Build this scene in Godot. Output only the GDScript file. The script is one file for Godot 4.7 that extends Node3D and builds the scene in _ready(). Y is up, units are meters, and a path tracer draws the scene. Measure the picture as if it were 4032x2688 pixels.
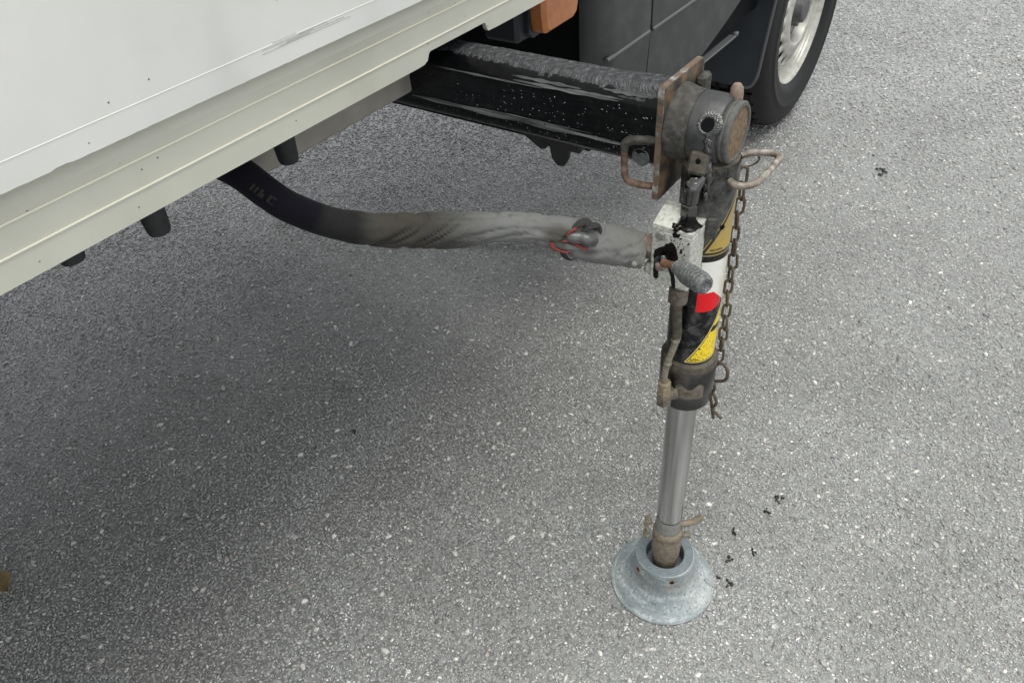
extends Node3D
# Hydraulic support leg of a box truck standing on grey asphalt. Truck length runs along z (front is -z), the leg's arm along x.

var rng := RandomNumberGenerator.new()
var M := {}
const ROOT := {}

# ------------------------------------------------------------------ shape helpers
func begin(group := 0) -> SurfaceTool:
	var st := SurfaceTool.new()
	st.begin(Mesh.PRIMITIVE_TRIANGLES)
	st.set_smooth_group(group)
	return st

func tri(st: SurfaceTool, a: Vector3, b: Vector3, c: Vector3) -> void:
	st.add_vertex(a)
	st.add_vertex(c)
	st.add_vertex(b)

func quad(st: SurfaceTool, a: Vector3, b: Vector3, c: Vector3, d: Vector3) -> void:
	tri(st, a, b, c)
	tri(st, a, c, d)

func facing(st: SurfaceTool, p: Array, away: Vector3) -> void:
	var n: Vector3 = (p[1] - p[0]).cross(p[2] - p[0])
	var mid := Vector3.ZERO
	for q in p:
		mid += q
	mid /= p.size()
	if n.dot(mid - away) < 0:
		p.reverse()
	for i in range(1, p.size() - 1):
		tri(st, p[0], p[i], p[i + 1])

func rbox(st: SurfaceTool, lo: Vector3, hi: Vector3, b := 0.001, xf := Transform3D.IDENTITY) -> void:
	# box with chamfered edges, between two corners, then moved by xf
	st.set_smooth_group(-1)
	var c := (lo + hi) / 2
	var h := (hi - lo).abs() / 2
	b = minf(b, minf(h.x, minf(h.y, h.z)) * 0.9)
	var v := func(sx, sy, sz, axis) -> Vector3:
		var k := Vector3(h.x - b, h.y - b, h.z - b)
		k[axis] = h[axis]
		return xf * (c + Vector3(sx * k.x, sy * k.y, sz * k.z))
	var mid := xf * c
	for axis in 3:
		for s in [-1, 1]:
			var f := []
			for t in [[-1, -1], [1, -1], [1, 1], [-1, 1]]:
				var g := [0, 0, 0]
				g[axis] = s
				g[(axis + 1) % 3] = t[0]
				g[(axis + 2) % 3] = t[1]
				f.append(v.call(g[0], g[1], g[2], axis))
			facing(st, f, mid)
	for axis in 3:
		var a2 := (axis + 1) % 3
		var a3 := (axis + 2) % 3
		for s in [[-1, -1], [1, -1], [1, 1], [-1, 1]]:
			var f := []
			for e in [[-1, a2], [1, a2], [1, a3], [-1, a3]]:
				var g := [0, 0, 0]
				g[axis] = e[0]
				g[a2] = s[0]
				g[a3] = s[1]
				f.append(v.call(g[0], g[1], g[2], e[1]))
			facing(st, f, mid)
	for sx in [-1, 1]:
		for sy in [-1, 1]:
			for sz in [-1, 1]:
				facing(st, [v.call(sx, sy, sz, 0), v.call(sx, sy, sz, 1), v.call(sx, sy, sz, 2)], mid)

func lathe(st: SurfaceTool, prof: Array, n := 40, xf := Transform3D.IDENTITY, wob := 0.0) -> void:
	# prof: Vector2(radius, height), going up the outside
	var g := 1
	for j in prof.size() - 1:
		var p: Vector2 = prof[j]
		var q: Vector2 = prof[j + 1]
		if j > 0:
			var o: Vector2 = prof[j - 1]
			if absf((p - o).angle_to(q - p)) > 0.55:
				g += 1
		st.set_smooth_group(g)
		for i in n:
			var a := TAU * i / n
			var b := TAU * (i + 1) / n
			var f := func(r: float, y: float, t: float) -> Vector3:
				var k := r * (1.0 + wob * (sin(t * 3.0 + y * 210.0) + 0.6 * sin(t * 7.0 - y * 330.0)))
				return xf * Vector3(k * sin(t), y, k * cos(t))
			quad(st, f.call(p.x, p.y, a), f.call(p.x, p.y, b), f.call(q.x, q.y, b), f.call(q.x, q.y, a))

func xaxis(at := Vector3.ZERO) -> Transform3D:
	# lathe axis y -> +x
	return Transform3D(Basis(Vector3(0, -1, 0), Vector3(1, 0, 0), Vector3(0, 0, 1)), at)

func along(a: Vector3, b: Vector3) -> Transform3D:
	var y := (b - a).normalized()
	var x := y.cross(Vector3(0.31, 0.2, 0.93)).normalized()
	return Transform3D(Basis(x, y, x.cross(y)), a)

func tube(st: SurfaceTool, pts: Array, rad, n := 10, closed := false, caps := true) -> void:
	var m := pts.size()
	var t0: Vector3 = (pts[1] - pts[0]).normalized()
	var u := t0.cross(Vector3(0.13, 0.37, 0.92)).normalized()
	var rings := []
	for i in m:
		var a: Vector3 = pts[(i - 1 + m) % m] if (closed or i > 0) else pts[0]
		var b: Vector3 = pts[(i + 1) % m] if (closed or i < m - 1) else pts[m - 1]
		var t := (b - a).normalized()
		u = (u - t * u.dot(t)).normalized()
		var w := t.cross(u)
		var r: float = rad[i] if rad is Array else rad
		var ring := []
		for k in n:
			var an := TAU * k / n
			ring.append(pts[i] + (u * cos(an) + w * sin(an)) * r)
		rings.append(ring)
	st.set_smooth_group(1)
	for i in (m if closed else m - 1):
		var A: Array = rings[i]
		var B: Array = rings[(i + 1) % m]
		for k in n:
			var l := (k + 1) % n
			quad(st, A[k], A[l], B[l], B[k])
	if caps and not closed:
		st.set_smooth_group(-1)
		for i in range(1, n - 1):
			tri(st, rings[0][0], rings[0][i + 1], rings[0][i])
			tri(st, rings[m - 1][0], rings[m - 1][i], rings[m - 1][i + 1])

func spline(pts: Array, per := 6, closed := false) -> Array:
	var out := []
	var m := pts.size()
	for i in (m if closed else m - 1):
		var p0: Vector3 = pts[(i - 1 + m) % m] if (closed or i > 0) else pts[0]
		var p1: Vector3 = pts[i]
		var p2: Vector3 = pts[(i + 1) % m]
		var p3: Vector3 = pts[(i + 2) % m] if (closed or i < m - 2) else pts[m - 1]
		for k in per:
			out.append(p1.cubic_interpolate(p2, p0, p3, float(k) / per))
	if not closed:
		out.append(pts[m - 1])
	return out

func prism(st: SurfaceTool, poly: PackedVector2Array, z0: float, z1: float, xf := Transform3D.IDENTITY) -> void:
	# outline in the x-y plane, between z0 < z1, then moved by xf
	st.set_smooth_group(-1)
	if Geometry2D.is_polygon_clockwise(poly):
		poly.reverse()
	var flip := 1.0
	var area := 0.0
	for i in poly.size():
		area += poly[i].cross(poly[(i + 1) % poly.size()])
	if area < 0:
		poly.reverse()
	var big := PackedVector2Array()
	for p in poly:
		big.append(p * 1000.0)
	var t := Geometry2D.triangulate_polygon(big)
	for i in range(0, t.size(), 3):
		var a := poly[t[i]]
		var b := poly[t[i + 1]]
		var c := poly[t[i + 2]]
		if (b - a).cross(c - a) < 0:
			var k := b
			b = c
			c = k
		tri(st, xf * Vector3(a.x, a.y, z1), xf * Vector3(b.x, b.y, z1), xf * Vector3(c.x, c.y, z1))
		tri(st, xf * Vector3(a.x, a.y, z0), xf * Vector3(c.x, c.y, z0), xf * Vector3(b.x, b.y, z0))
	for i in poly.size():
		var a := poly[i]
		var b := poly[(i + 1) % poly.size()]
		quad(st, xf * Vector3(a.x, a.y, z0), xf * Vector3(b.x, b.y, z0), xf * Vector3(b.x, b.y, z1), xf * Vector3(a.x, a.y, z1))

func hexagon(st: SurfaceTool, a: Vector3, b: Vector3, r: float, bev := 0.12) -> void:
	var l := a.distance_to(b)
	var xf := along(a, b)
	var prof := [Vector2(0, 0), Vector2(r * (1 - bev), 0), Vector2(r, r * bev), Vector2(r, l - r * bev), Vector2(r * (1 - bev), l), Vector2(0, l)]
	st.set_smooth_group(-1)
	for j in prof.size() - 1:
		for i in 6:
			var f := func(p: Vector2, k: int) -> Vector3: return xf * Vector3(p.x * sin(TAU * k / 6), p.y, p.x * cos(TAU * k / 6))
			quad(st, f.call(prof[j], i), f.call(prof[j], i + 1), f.call(prof[j + 1], i + 1), f.call(prof[j + 1], i))

func rod(st: SurfaceTool, a: Vector3, b: Vector3, r: float, n := 20) -> void:
	var l := a.distance_to(b)
	var c := minf(r * 0.12, l * 0.3)
	lathe(st, [Vector2(0, 0), Vector2(r - c, 0), Vector2(r, c), Vector2(r, l - c), Vector2(r - c, l), Vector2(0, l)], n, along(a, b))

func lump(st: SurfaceTool, c: Vector3, s: Vector3, amp: float, n := 12, turn := Basis.IDENTITY) -> void:
	# an uneven blob
	st.set_smooth_group(1)
	var ph := rng.randf() * 20.0
	var f := func(i: int, j: int) -> Vector3:
		var a := PI * i / n - PI / 2
		var b := TAU * (j % (2 * n)) / (2 * n)
		var d := Vector3(cos(a) * cos(b), sin(a), cos(a) * sin(b))
		var k := 1.0 + amp * (sin(d.x * 5.1 + ph) + sin(d.y * 6.3 + ph * 2.0) + sin(d.z * 5.7 + ph * 3.0) + 0.6 * sin(d.x * 13.0 + d.y * 9.0 + ph))
		return c + turn * (d * s * k)
	for i in n:
		for j in 2 * n:
			quad(st, f.call(i, j), f.call(i + 1, j), f.call(i + 1, j + 1), f.call(i, j + 1))

func film(st: SurfaceTool, at: Callable, h: Callable, nu: int, nv: int) -> void:
	# a lumpy film on a surface: at(u, v, lift) gives the place, h(u, v) its thickness; left out where there is none
	st.set_smooth_group(1)
	for i in nu:
		for j in nv:
			var hs := []
			for q in [[0, 0], [1, 0], [1, 1], [0, 1]]:
				hs.append(h.call(float(i + q[0]) / nu, float(j + q[1]) / nv))
			if hs.max() <= 0.0:
				continue
			var p := []
			var k := 0
			for q in [[0, 0], [1, 0], [1, 1], [0, 1]]:
				p.append(at.call(float(i + q[0]) / nu, float(j + q[1]) / nv, maxf(hs[k], -.0004)))
				k += 1
			quad(st, p[0], p[1], p[2], p[3])

# ------------------------------------------------------------------ object helpers
func done(st: SurfaceTool) -> ArrayMesh:
	st.generate_normals()
	return st.commit()

func offset_of(p: Node) -> Vector3:
	var at := Vector3.ZERO
	while p != self and p is Node3D:
		at += p.position
		p = p.get_parent()
	return at

func obj(called: String, st: SurfaceTool, m: Material, parent: Node = self) -> MeshInstance3D:
	# shapes are drawn in world coordinates; the node stands where its thing stands
	var o := MeshInstance3D.new()
	o.name = called
	o.mesh = done(st)
	o.material_override = m
	if parent != self:
		o.position = -offset_of(parent)
	parent.add_child(o, true)
	return o

func thing(called: String, label: String, category: String, at: Vector3, group := "") -> Node3D:
	var o := Node3D.new()
	o.name = called
	o.position = at
	add_child(o, true)
	o.set_meta("label", label)
	o.set_meta("category", category)
	if group != "":
		o.set_meta("group", group)
	return o

func part(called: String, parent: Node, at: Vector3) -> Node3D:
	var o := Node3D.new()
	o.name = called
	o.position = at - offset_of(parent)
	parent.add_child(o, true)
	return o

# ------------------------------------------------------------------ materials
func lin(r: float, g: float, b: float) -> Color:
	return Color(r, g, b).linear_to_srgb()

func noise(seed_: int, freq: float, oct := 4, kind := FastNoiseLite.TYPE_SIMPLEX_SMOOTH) -> FastNoiseLite:
	var n := FastNoiseLite.new()
	n.seed = seed_
	n.frequency = freq
	n.noise_type = kind
	n.fractal_octaves = oct
	return n

func ntex(n: FastNoiseLite, stops: Array, size := 256) -> NoiseTexture2D:
	# stops: [offset, Color] pairs
	var t := NoiseTexture2D.new()
	t.width = size
	t.height = size
	t.seamless = true
	t.noise = n
	if stops.size():
		var g := Gradient.new()
		var o := PackedFloat32Array()
		var c := PackedColorArray()
		for s in stops:
			o.append(s[0])
			c.append(s[1])
		g.offsets = o
		g.colors = c
		t.color_ramp = g
	return t

func mat(called: String, stops: Array, rough: float, metal := 0.0, tile := 0.1, freq := 0.02, seed_ := 1, bump := 0.0, bfreq := 0.05, spec := 0.5) -> StandardMaterial3D:
	# stops: one Color, or a ramp over noise; tile: metres per repeat; bump: relief in centimetres
	var m := StandardMaterial3D.new()
	m.resource_name = called
	m.roughness = rough
	m.metallic = metal
	m.metallic_specular = spec
	if stops.size() == 1:
		m.albedo_color = stops[0]
	else:
		m.albedo_texture = ntex(noise(seed_, freq, 5), stops)
	if bump > 0:
		m.heightmap_enabled = true
		m.heightmap_scale = bump
		m.heightmap_texture = ntex(noise(seed_ + 50, bfreq, 4), [])
	m.uv1_triplanar = true
	m.uv1_world_triplanar = true
	m.uv1_scale = Vector3.ONE / tile
	M[called] = m
	return m

func make_materials() -> void:
	var rust_d := lin(.07, .04, .025)
	var rust := lin(.20, .095, .045)
	var rust_l := lin(.33, .19, .12)
	mat("panel", [[0.0, lin(.59, .595, .565)], [0.35, lin(.655, .66, .628)], [0.6, lin(.68, .682, .65)], [1.0, lin(.72, .715, .685)]], .42, 0, .6, .012, 3)
	mat("skirt", [[0.0, lin(.48, .475, .405)], [0.5, lin(.53, .525, .45)], [1.0, lin(.56, .555, .48)]], .42, 0, .4, .012, 5)
	mat("bead", [lin(.72, .70, .58)], .35)
	mat("beam", [[0.0, lin(.22, .205, .175)], [1.0, lin(.34, .32, .28)]], .5, 0, .3, .015, 8)
	mat("speck", [lin(.10, .09, .07)], .8)
	mat("rubber", [[0.0, lin(.008, .009, .010)], [1.0, lin(.022, .023, .024)]], .6, 0, .1, .03, 9, .02)
	mat("black_gap", [lin(.003, .0035, .0045)], .7, 0, .1, .02, 1, 0, .05, .25)
	mat("under", [[0.0, lin(.012, .013, .014)], [1.0, lin(.035, .034, .032)]], .8, 0, .3, .02, 10)
	mat("oil", [[0.0, lin(.003, .003, .003)], [0.7, lin(.006, .005, .0045)], [1.0, lin(.02, .015, .012)]], .06, 0, .04, .03, 11, .015, .05, .7)
	M["oil"].clearcoat_enabled = true
	M["oil"].clearcoat = 1.0
	M["oil"].clearcoat_roughness = .05
	mat("arm_paint", [[0.0, lin(.002, .0025, .003)], [0.7, lin(.004, .0045, .005)], [1.0, lin(.012, .013, .014)]], .28, 0, .09, .02, 12, 0, .09, .36)
	mat("glint_metal", [lin(.20, .215, .23)], .25, 1.0)
	mat("grease", [[0.0, lin(.010, .0105, .011)], [0.45, lin(.026, .028, .031)], [0.7, lin(.062, .066, .074)], [1.0, lin(.17, .18, .205)]], .42, 0, .05, .02, 13, .07, .10, .5)
	mat("rust", [[0.0, rust_d], [0.5, lin(.13, .07, .04)], [0.75, rust], [1.0, rust_l]], .85, 0, .05, .02, 14, .04, .06)
	mat("rusty_rod", [[0.0, lin(.05, .042, .038)], [0.35, lin(.12, .075, .05)], [0.65, lin(.22, .14, .10)], [1.0, lin(.36, .30, .26)]], .75, 0, .06, .022, 15, .03, .07)
	mat("pink_rod", [[0.0, lin(.17, .115, .09)], [1.0, lin(.30, .225, .19)]], .7, 0, .05, .03, 16, .02)
	mat("plate_dirt", [[0.0, lin(.018, .016, .013)], [0.45, lin(.040, .037, .030)], [0.62, lin(.075, .062, .044)], [0.76, lin(.15, .085, .045)], [1.0, lin(.20, .15, .10)]], .8, 0, .12, .012, 17, .05, .04)
	mat("plate_edge", [[0.0, lin(.06, .057, .05)], [0.36, lin(.085, .07, .055)], [0.5, lin(.17, .10, .062)], [0.62, lin(.11, .08, .058)], [0.8, lin(.20, .18, .16)], [1.0, lin(.36, .345, .32)]], .6, 0, .10, .016, 18, .04, .05)
	mat("boss_paint", [[0.0, lin(.022, .022, .022)], [0.5, lin(.045, .046, .047)], [1.0, lin(.085, .085, .082)]], .45, 0, .1, .018, 19, .03, .05)
	mat("weld_dirt", [[0.0, lin(.022, .021, .018)], [0.5, lin(.05, .048, .042)], [1.0, lin(.115, .105, .09)]], .8, 0, .08, .03, 20, .10, .06)
	mat("ring_steel", [[0.0, lin(.05, .05, .046)], [1.0, lin(.14, .14, .13)]], .6, 0, .06, .03, 21, .02)
	mat("cap_rust", [[0.0, lin(.07, .05, .03)], [0.5, lin(.17, .115, .068)], [1.0, lin(.25, .18, .115)]], .8, 0, .05, .025, 22, .03, .05)
	mat("muddy_steel", [[0.0, lin(.05, .045, .037)], [0.5, lin(.13, .11, .085)], [1.0, lin(.22, .19, .15)]], .75, 0, .06, .025, 23, .03, .05)
	mat("pale_mud", [[0.0, lin(.12, .105, .08)], [0.5, lin(.22, .195, .15)], [1.0, lin(.31, .28, .22)]], .8, 0, .05, .03, 24, .03, .05)
	mat("dark_mud", [[0.0, lin(.03, .028, .024)], [0.5, lin(.07, .06, .048)], [1.0, lin(.14, .115, .085)]], .7, 0, .06, .025, 25, .03, .05)
	mat("collar", [[0.0, lin(.004, .0045, .005)], [0.55, lin(.010, .0105, .011)], [0.72, lin(.03, .028, .025)], [1.0, lin(.10, .088, .07)]], .22, 0, .16, .012, 26, .01, .05)
	mat("brass_mud", [[0.0, lin(.13, .10, .06)], [0.5, lin(.25, .20, .13)], [1.0, lin(.34, .29, .20)]], .7, 0, .04, .03, 27, .02)
	mat("brown_tip", [[0.0, lin(.10, .08, .06)], [0.5, lin(.19, .155, .115)], [1.0, lin(.28, .235, .175)]], .6, 0, .06, .025, 28, .02, .05)
	mat("worn_steel", [[0.0, lin(.22, .21, .195)], [1.0, lin(.36, .36, .35)]], .42, .4, .06, .02, 29)
	mat("foot", [[0.0, lin(.19, .22, .233)], [0.4, lin(.235, .272, .282)], [0.62, lin(.27, .305, .312)], [0.8, lin(.33, .355, .35)], [1.0, lin(.46, .47, .445)]], .46, 0, .16, .02, 30, .012, .1)
	mat("foot_top", [[0.0, lin(.13, .155, .17)], [1.0, lin(.19, .22, .235)]], .6, 0, .08, .03, 31)
	mat("grey_patch", [lin(.28, .27, .275)], .6)
	mat("valve_paint", [[0.0, lin(.16, .15, .13)], [0.16, lin(.30, .295, .26)], [0.38, lin(.46, .465, .42)], [1.0, lin(.60, .61, .56)]], .6, 0, .05, .03, 32, .02, .08)
	mat("bolt_grey", [[0.0, lin(.14, .135, .125)], [1.0, lin(.25, .24, .23)]], .6, 0, .03, .04, 33)
	mat("copper_nut", [[0.0, lin(.11, .08, .068)], [0.5, lin(.185, .14, .12)], [1.0, lin(.34, .29, .26)]], .6, 0, .04, .03, 34, .02)
	mat("grip", [[0.0, lin(.045, .047, .048)], [0.5, lin(.11, .112, .113)], [0.8, lin(.20, .205, .205)], [1.0, lin(.38, .39, .39)]], .5, 0, .03, .03, 35, .04, .06)
	mat("amber", [[0.0, lin(.42, .13, .028)], [1.0, lin(.58, .20, .045)]], .22, 0, .1, .02, 36)
	M["amber"].clearcoat_enabled = true
	M["amber"].clearcoat = .6
	mat("cab", [[0.0, lin(.020, .022, .0235)], [0.55, lin(.029, .031, .032)], [1.0, lin(.052, .051, .049)]], .42, 0, .3, .02, 37, .004, .2)
	mat("cab_corner", [lin(.022, .025, .028)], .5)
	mat("sill_strip", [lin(.085, .09, .09)], .42)
	mat("flap", [[0.0, lin(.014, .018, .023)], [1.0, lin(.024, .029, .035)]], .55, 0, .3, .015, 38)
	mat("flap_edge", [lin(.075, .08, .085)], .5)
	mat("tyre", [[0.0, lin(.006, .006, .0065)], [1.0, lin(.017, .017, .0165)]], .6, 0, .15, .03, 39, .01, .05, .4)
	mat("rim", [[0.0, lin(.28, .265, .23)], [0.45, lin(.46, .45, .41)], [1.0, lin(.58, .57, .53)]], .38, .25, .16, .02, 40)
	mat("hub", [[0.0, lin(.07, .07, .068)], [1.0, lin(.12, .12, .118)]], .5, .2, .1, .02, 41)
	mat("chain", [[0.0, lin(.035, .028, .02)], [0.5, lin(.085, .065, .045)], [1.0, lin(.17, .12, .075)]], .6, 0, .03, .03, 42, .015, .1)
	mat("pin_metal", [[0.0, lin(.07, .05, .035)], [0.4, lin(.15, .12, .09)], [0.62, lin(.25, .22, .19)], [1.0, lin(.46, .45, .43)]], .45, 0, .07, .018, 43, .02, .06)
	mat("red_cord", [lin(.19, .035, .032)], .9)
	mat("hose_rubber", [[0.0, lin(.05, .053, .052)], [1.0, lin(.12, .125, .122)]], .35, 0, .05, .03, 44)
	mat("leaf", [[0.0, lin(.16, .11, .04)], [1.0, lin(.30, .22, .09)]], .8, 0, .03, .03, 45)
	mat("tar", [[0.0, lin(.004, .004, .005)], [1.0, lin(.02, .02, .024)]], .4, 0, .02, .03, 46, .03)
	mat("letter", [lin(.03, .028, .02)], .6)
	# polished piston rod
	var ch := StandardMaterial3D.new()
	ch.resource_name = "piston"
	ch.metallic = 1.0
	ch.roughness = .07
	ch.albedo_texture = ntex(noise(61, .02, 4), [[0.0, lin(.26, .26, .265)], [0.4, lin(.44, .44, .445)], [0.62, lin(.60, .60, .60)], [1.0, lin(.90, .90, .90)]])  # polish streaks, contrast raised in the colour to stand in for reflections
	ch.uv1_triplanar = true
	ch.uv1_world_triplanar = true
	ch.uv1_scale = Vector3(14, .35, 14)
	M["piston"] = ch
	# cloth sleeve: vertex colours carry the dirt, the weave is relief
	var cl := StandardMaterial3D.new()
	cl.resource_name = "cloth"
	cl.vertex_color_use_as_albedo = true
	cl.roughness = .95
	cl.metallic_specular = .25
	cl.rim_enabled = true
	cl.rim = .15
	cl.albedo_texture = ntex(noise(62, .03, 5), [[0.0, lin(.80, .80, .79)], [0.5, lin(.92, .92, .92)], [1.0, Color.WHITE]])
	cl.heightmap_enabled = true
	cl.heightmap_scale = .004
	cl.heightmap_texture = ntex(noise(63, .12, 3), [])
	cl.uv1_triplanar = true
	cl.uv1_world_triplanar = true
	cl.uv1_scale = Vector3.ONE / .08
	cl.metallic_specular = .1
	M["cloth"] = cl
	# asphalt binder
	var a := StandardMaterial3D.new()
	a.resource_name = "asphalt"
	a.vertex_color_use_as_albedo = true
	a.roughness = .36
	a.clearcoat_enabled = true
	a.clearcoat = .7
	a.clearcoat_roughness = .3
	a.metallic_specular = .5
	var cells := noise(64, .10, 1, FastNoiseLite.TYPE_CELLULAR)
	cells.cellular_return_type = FastNoiseLite.RETURN_CELL_VALUE
	a.albedo_texture = ntex(cells, [[0.0, lin(.155, .158, .156)], [0.45, lin(.205, .208, .204)], [0.8, lin(.25, .253, .248)], [1.0, lin(.33, .333, .325)]], 1024)
	var dist := noise(64, .10, 3, FastNoiseLite.TYPE_CELLULAR)
	dist.cellular_return_type = FastNoiseLite.RETURN_DISTANCE
	a.heightmap_enabled = true
	a.heightmap_scale = .10
	a.heightmap_flip_texture = true
	a.heightmap_texture = ntex(dist, [], 1024)
	a.uv1_triplanar = true
	a.uv1_world_triplanar = true
	a.uv1_scale = Vector3.ONE / .55
	M["asphalt"] = a
	var s := StandardMaterial3D.new()
	s.resource_name = "aggregate"
	s.vertex_color_use_as_albedo = true
	s.roughness = .36
	s.metallic_specular = .6
	s.clearcoat_enabled = true
	s.clearcoat = .8
	s.clearcoat_roughness = .25
	M["aggregate"] = s

# ------------------------------------------------------------------ ground
var dirt := FastNoiseLite.new()
func wear(x: float, z: float) -> Color:
	# large soft differences in the asphalt itself: dust, a darker warm patch, a tar seam under the truck
	var k := 1.0 + .22 * dirt.get_noise_2d(x * 90.0, z * 90.0) + .10 * dirt.get_noise_2d(x * 400.0 + 70.0, z * 400.0)
	var c := Color(k, k * .995, k * .985)
	var oil := exp(-(pow((x + 0.62) / .36, 2.0) + pow((z + 1.15) / .42, 2.0)))  # broad patch, slightly darker and a touch warmer
	c = c * Color(1.0 - .20 * oil, 1.0 - .20 * oil, 1.0 - .22 * oil)
	var seam := absf(z + 1.32 + (x + 1.2) * .34 + .03 * dirt.get_noise_2d(x * 300.0, 3.0))
	if x < -.72 and x > -1.75:
		var d := exp(-pow(seam / .022, 2.0)) * .55
		c = c * Color(1.0 - d, 1.0 - d, 1.0 - d)
	return c

func build_ground() -> void:
	dirt.seed = 5
	dirt.frequency = .02
	dirt.fractal_octaves = 4
	var xs := [-80.0, -40.0, -20.0, -10.0, -6.0, -4.0]
	var x := -3.0
	while x < 1.001:
		xs.append(x)
		x += .04
	xs.append_array([1.6, 3.0, 6.0, 12.0, 30.0, 80.0])
	var zs := [-80.0, -40.0, -20.0, -12.0, -8.0]
	var z := -5.4
	while z < .601:
		zs.append(z)
		z += .04
	zs.append_array([1.2, 2.4, 5.0, 10.0, 20.0, 40.0, 80.0])
	var st := begin(1)
	for i in xs.size() - 1:
		for j in zs.size() - 1:
			for p in [[i, j + 1], [i + 1, j], [i + 1, j + 1], [i, j + 1], [i, j], [i + 1, j]]:
				st.set_color(wear(xs[p[0]], zs[p[1]]))
				st.set_normal(Vector3.UP)
				st.add_vertex(Vector3(xs[p[0]], 0, zs[p[1]]))
	var road := MeshInstance3D.new()
	road.name = "road"
	road.mesh = st.commit()
	road.material_override = M["asphalt"]
	road.set_meta("kind", "structure")
	add_child(road)
	# the chippings in it: real stones pressed into the binder
	var area := PackedVector2Array([Vector2(.62, -.62), Vector2(.45, -5.0), Vector2(-.9, -5.0), Vector2(-2.9, -.7), Vector2(-2.75, -.1), Vector2(-1.2, .42), Vector2(-.2, .0)])
	var kinds := 6
	var where := []
	var tint := []
	for k in kinds:
		where.append([])
		tint.append([])
	for pass_ in 3:
		var step: float = [.0049, .0095, .036][pass_]
		var nx := int(3.6 / step)
		var nz := int(5.5 / step)
		for i in nx:
			for j in nz:
				var px := -2.95 + (i + rng.randf()) * step
				var pz := -5.0 + (j + rng.randf()) * step
				var d2 := px * px + pz * pz
				var near := d2 + (rng.randf() - .5) * 4.5 < 6.5
				if pass_ == 0 and not near or pass_ == 1 and near:
					continue
				if rng.randf() < (.12 if pass_ < 2 else .35):
					continue
				if not Geometry2D.is_point_in_polygon(Vector2(px, pz), area):
					continue
				var r: float = [rng.randf_range(.0013, .0029), rng.randf_range(.0026, .0048), rng.randf_range(.0032, .0054)][pass_]
				var b := Basis.from_euler(Vector3(rng.randf_range(-.3, .3), rng.randf() * TAU, rng.randf_range(-.3, .3)))
				b = b.scaled_local(Vector3(r * rng.randf_range(.9, 1.8), r * rng.randf_range(.5, .85), r * rng.randf_range(.7, 1.0)))
				var k := rng.randi() % kinds
				where[k].append(Transform3D(b, Vector3(px, r * rng.randf_range(-.12, .36), pz)))
				var u := rng.randf()
				var g := rng.randf_range(.245, .335)
				var c := Color(g * .985, g, g * .985)
				if u < .045:
					g = rng.randf_range(.44, .70)
					c = Color(g, g, g * .97)
				elif u < .09:
					c = Color(g * 1.10, g * .96, g * .88)
				elif u < .17:
					g = rng.randf_range(.11, .18)
					c = Color(g, g, g * 1.02)
				if pass_ == 2 and u > .62:
					g = rng.randf_range(.4, .62)
					c = Color(g * 1.03, g * .98, g * .92)
				tint[k].append(c * wear(px, pz))
	for k in kinds:
		var s := begin(-1)
		var t := (1.0 + sqrt(5.0)) / 2
		var v := []
		for q in [[-1, t, 0], [1, t, 0], [-1, -t, 0], [1, -t, 0], [0, -1, t], [0, 1, t], [0, -1, -t], [0, 1, -t], [t, 0, -1], [t, 0, 1], [-t, 0, -1], [-t, 0, 1]]:
			v.append(Vector3(q[0], q[1], q[2]).normalized() * rng.randf_range(.72, 1.18))
		for f in [[0, 11, 5], [0, 5, 1], [0, 1, 7], [0, 7, 10], [0, 10, 11], [1, 5, 9], [5, 11, 4], [11, 10, 2], [10, 7, 6], [7, 1, 8], [3, 9, 4], [3, 4, 2], [3, 2, 6], [3, 6, 8], [3, 8, 9], [4, 9, 5], [2, 4, 11], [6, 2, 10], [8, 6, 7], [9, 8, 1]]:
			facing(s, [v[f[0]], v[f[1]], v[f[2]]], Vector3.ZERO)
		var mm := MultiMesh.new()
		mm.transform_format = MultiMesh.TRANSFORM_3D
		mm.use_colors = true
		var me := done(s)
		me.surface_set_material(0, M["aggregate"])
		mm.mesh = me
		mm.instance_count = where[k].size()
		for i in where[k].size():
			mm.set_instance_transform(i, where[k][i])
			mm.set_instance_color(i, tint[k][i])
		var mi := MultiMeshInstance3D.new()
		mi.name = "asphalt_chippings"
		mi.multimesh = mm
		mi.set_meta("kind", "stuff")
		road.add_child(mi, true)

# ------------------------------------------------------------------ truck
func yz(poly: Array) -> PackedVector2Array:
	# outline given as [z, y]; drawn in a plane x = const by SIDE
	var p := PackedVector2Array()
	for q in poly:
		p.append(Vector2(-q[0], q[1]))
	return p

const SIDE := Transform3D(Basis(Vector3(0, 0, -1), Vector3(0, 1, 0), Vector3(1, 0, 0)), Vector3.ZERO)

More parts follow.
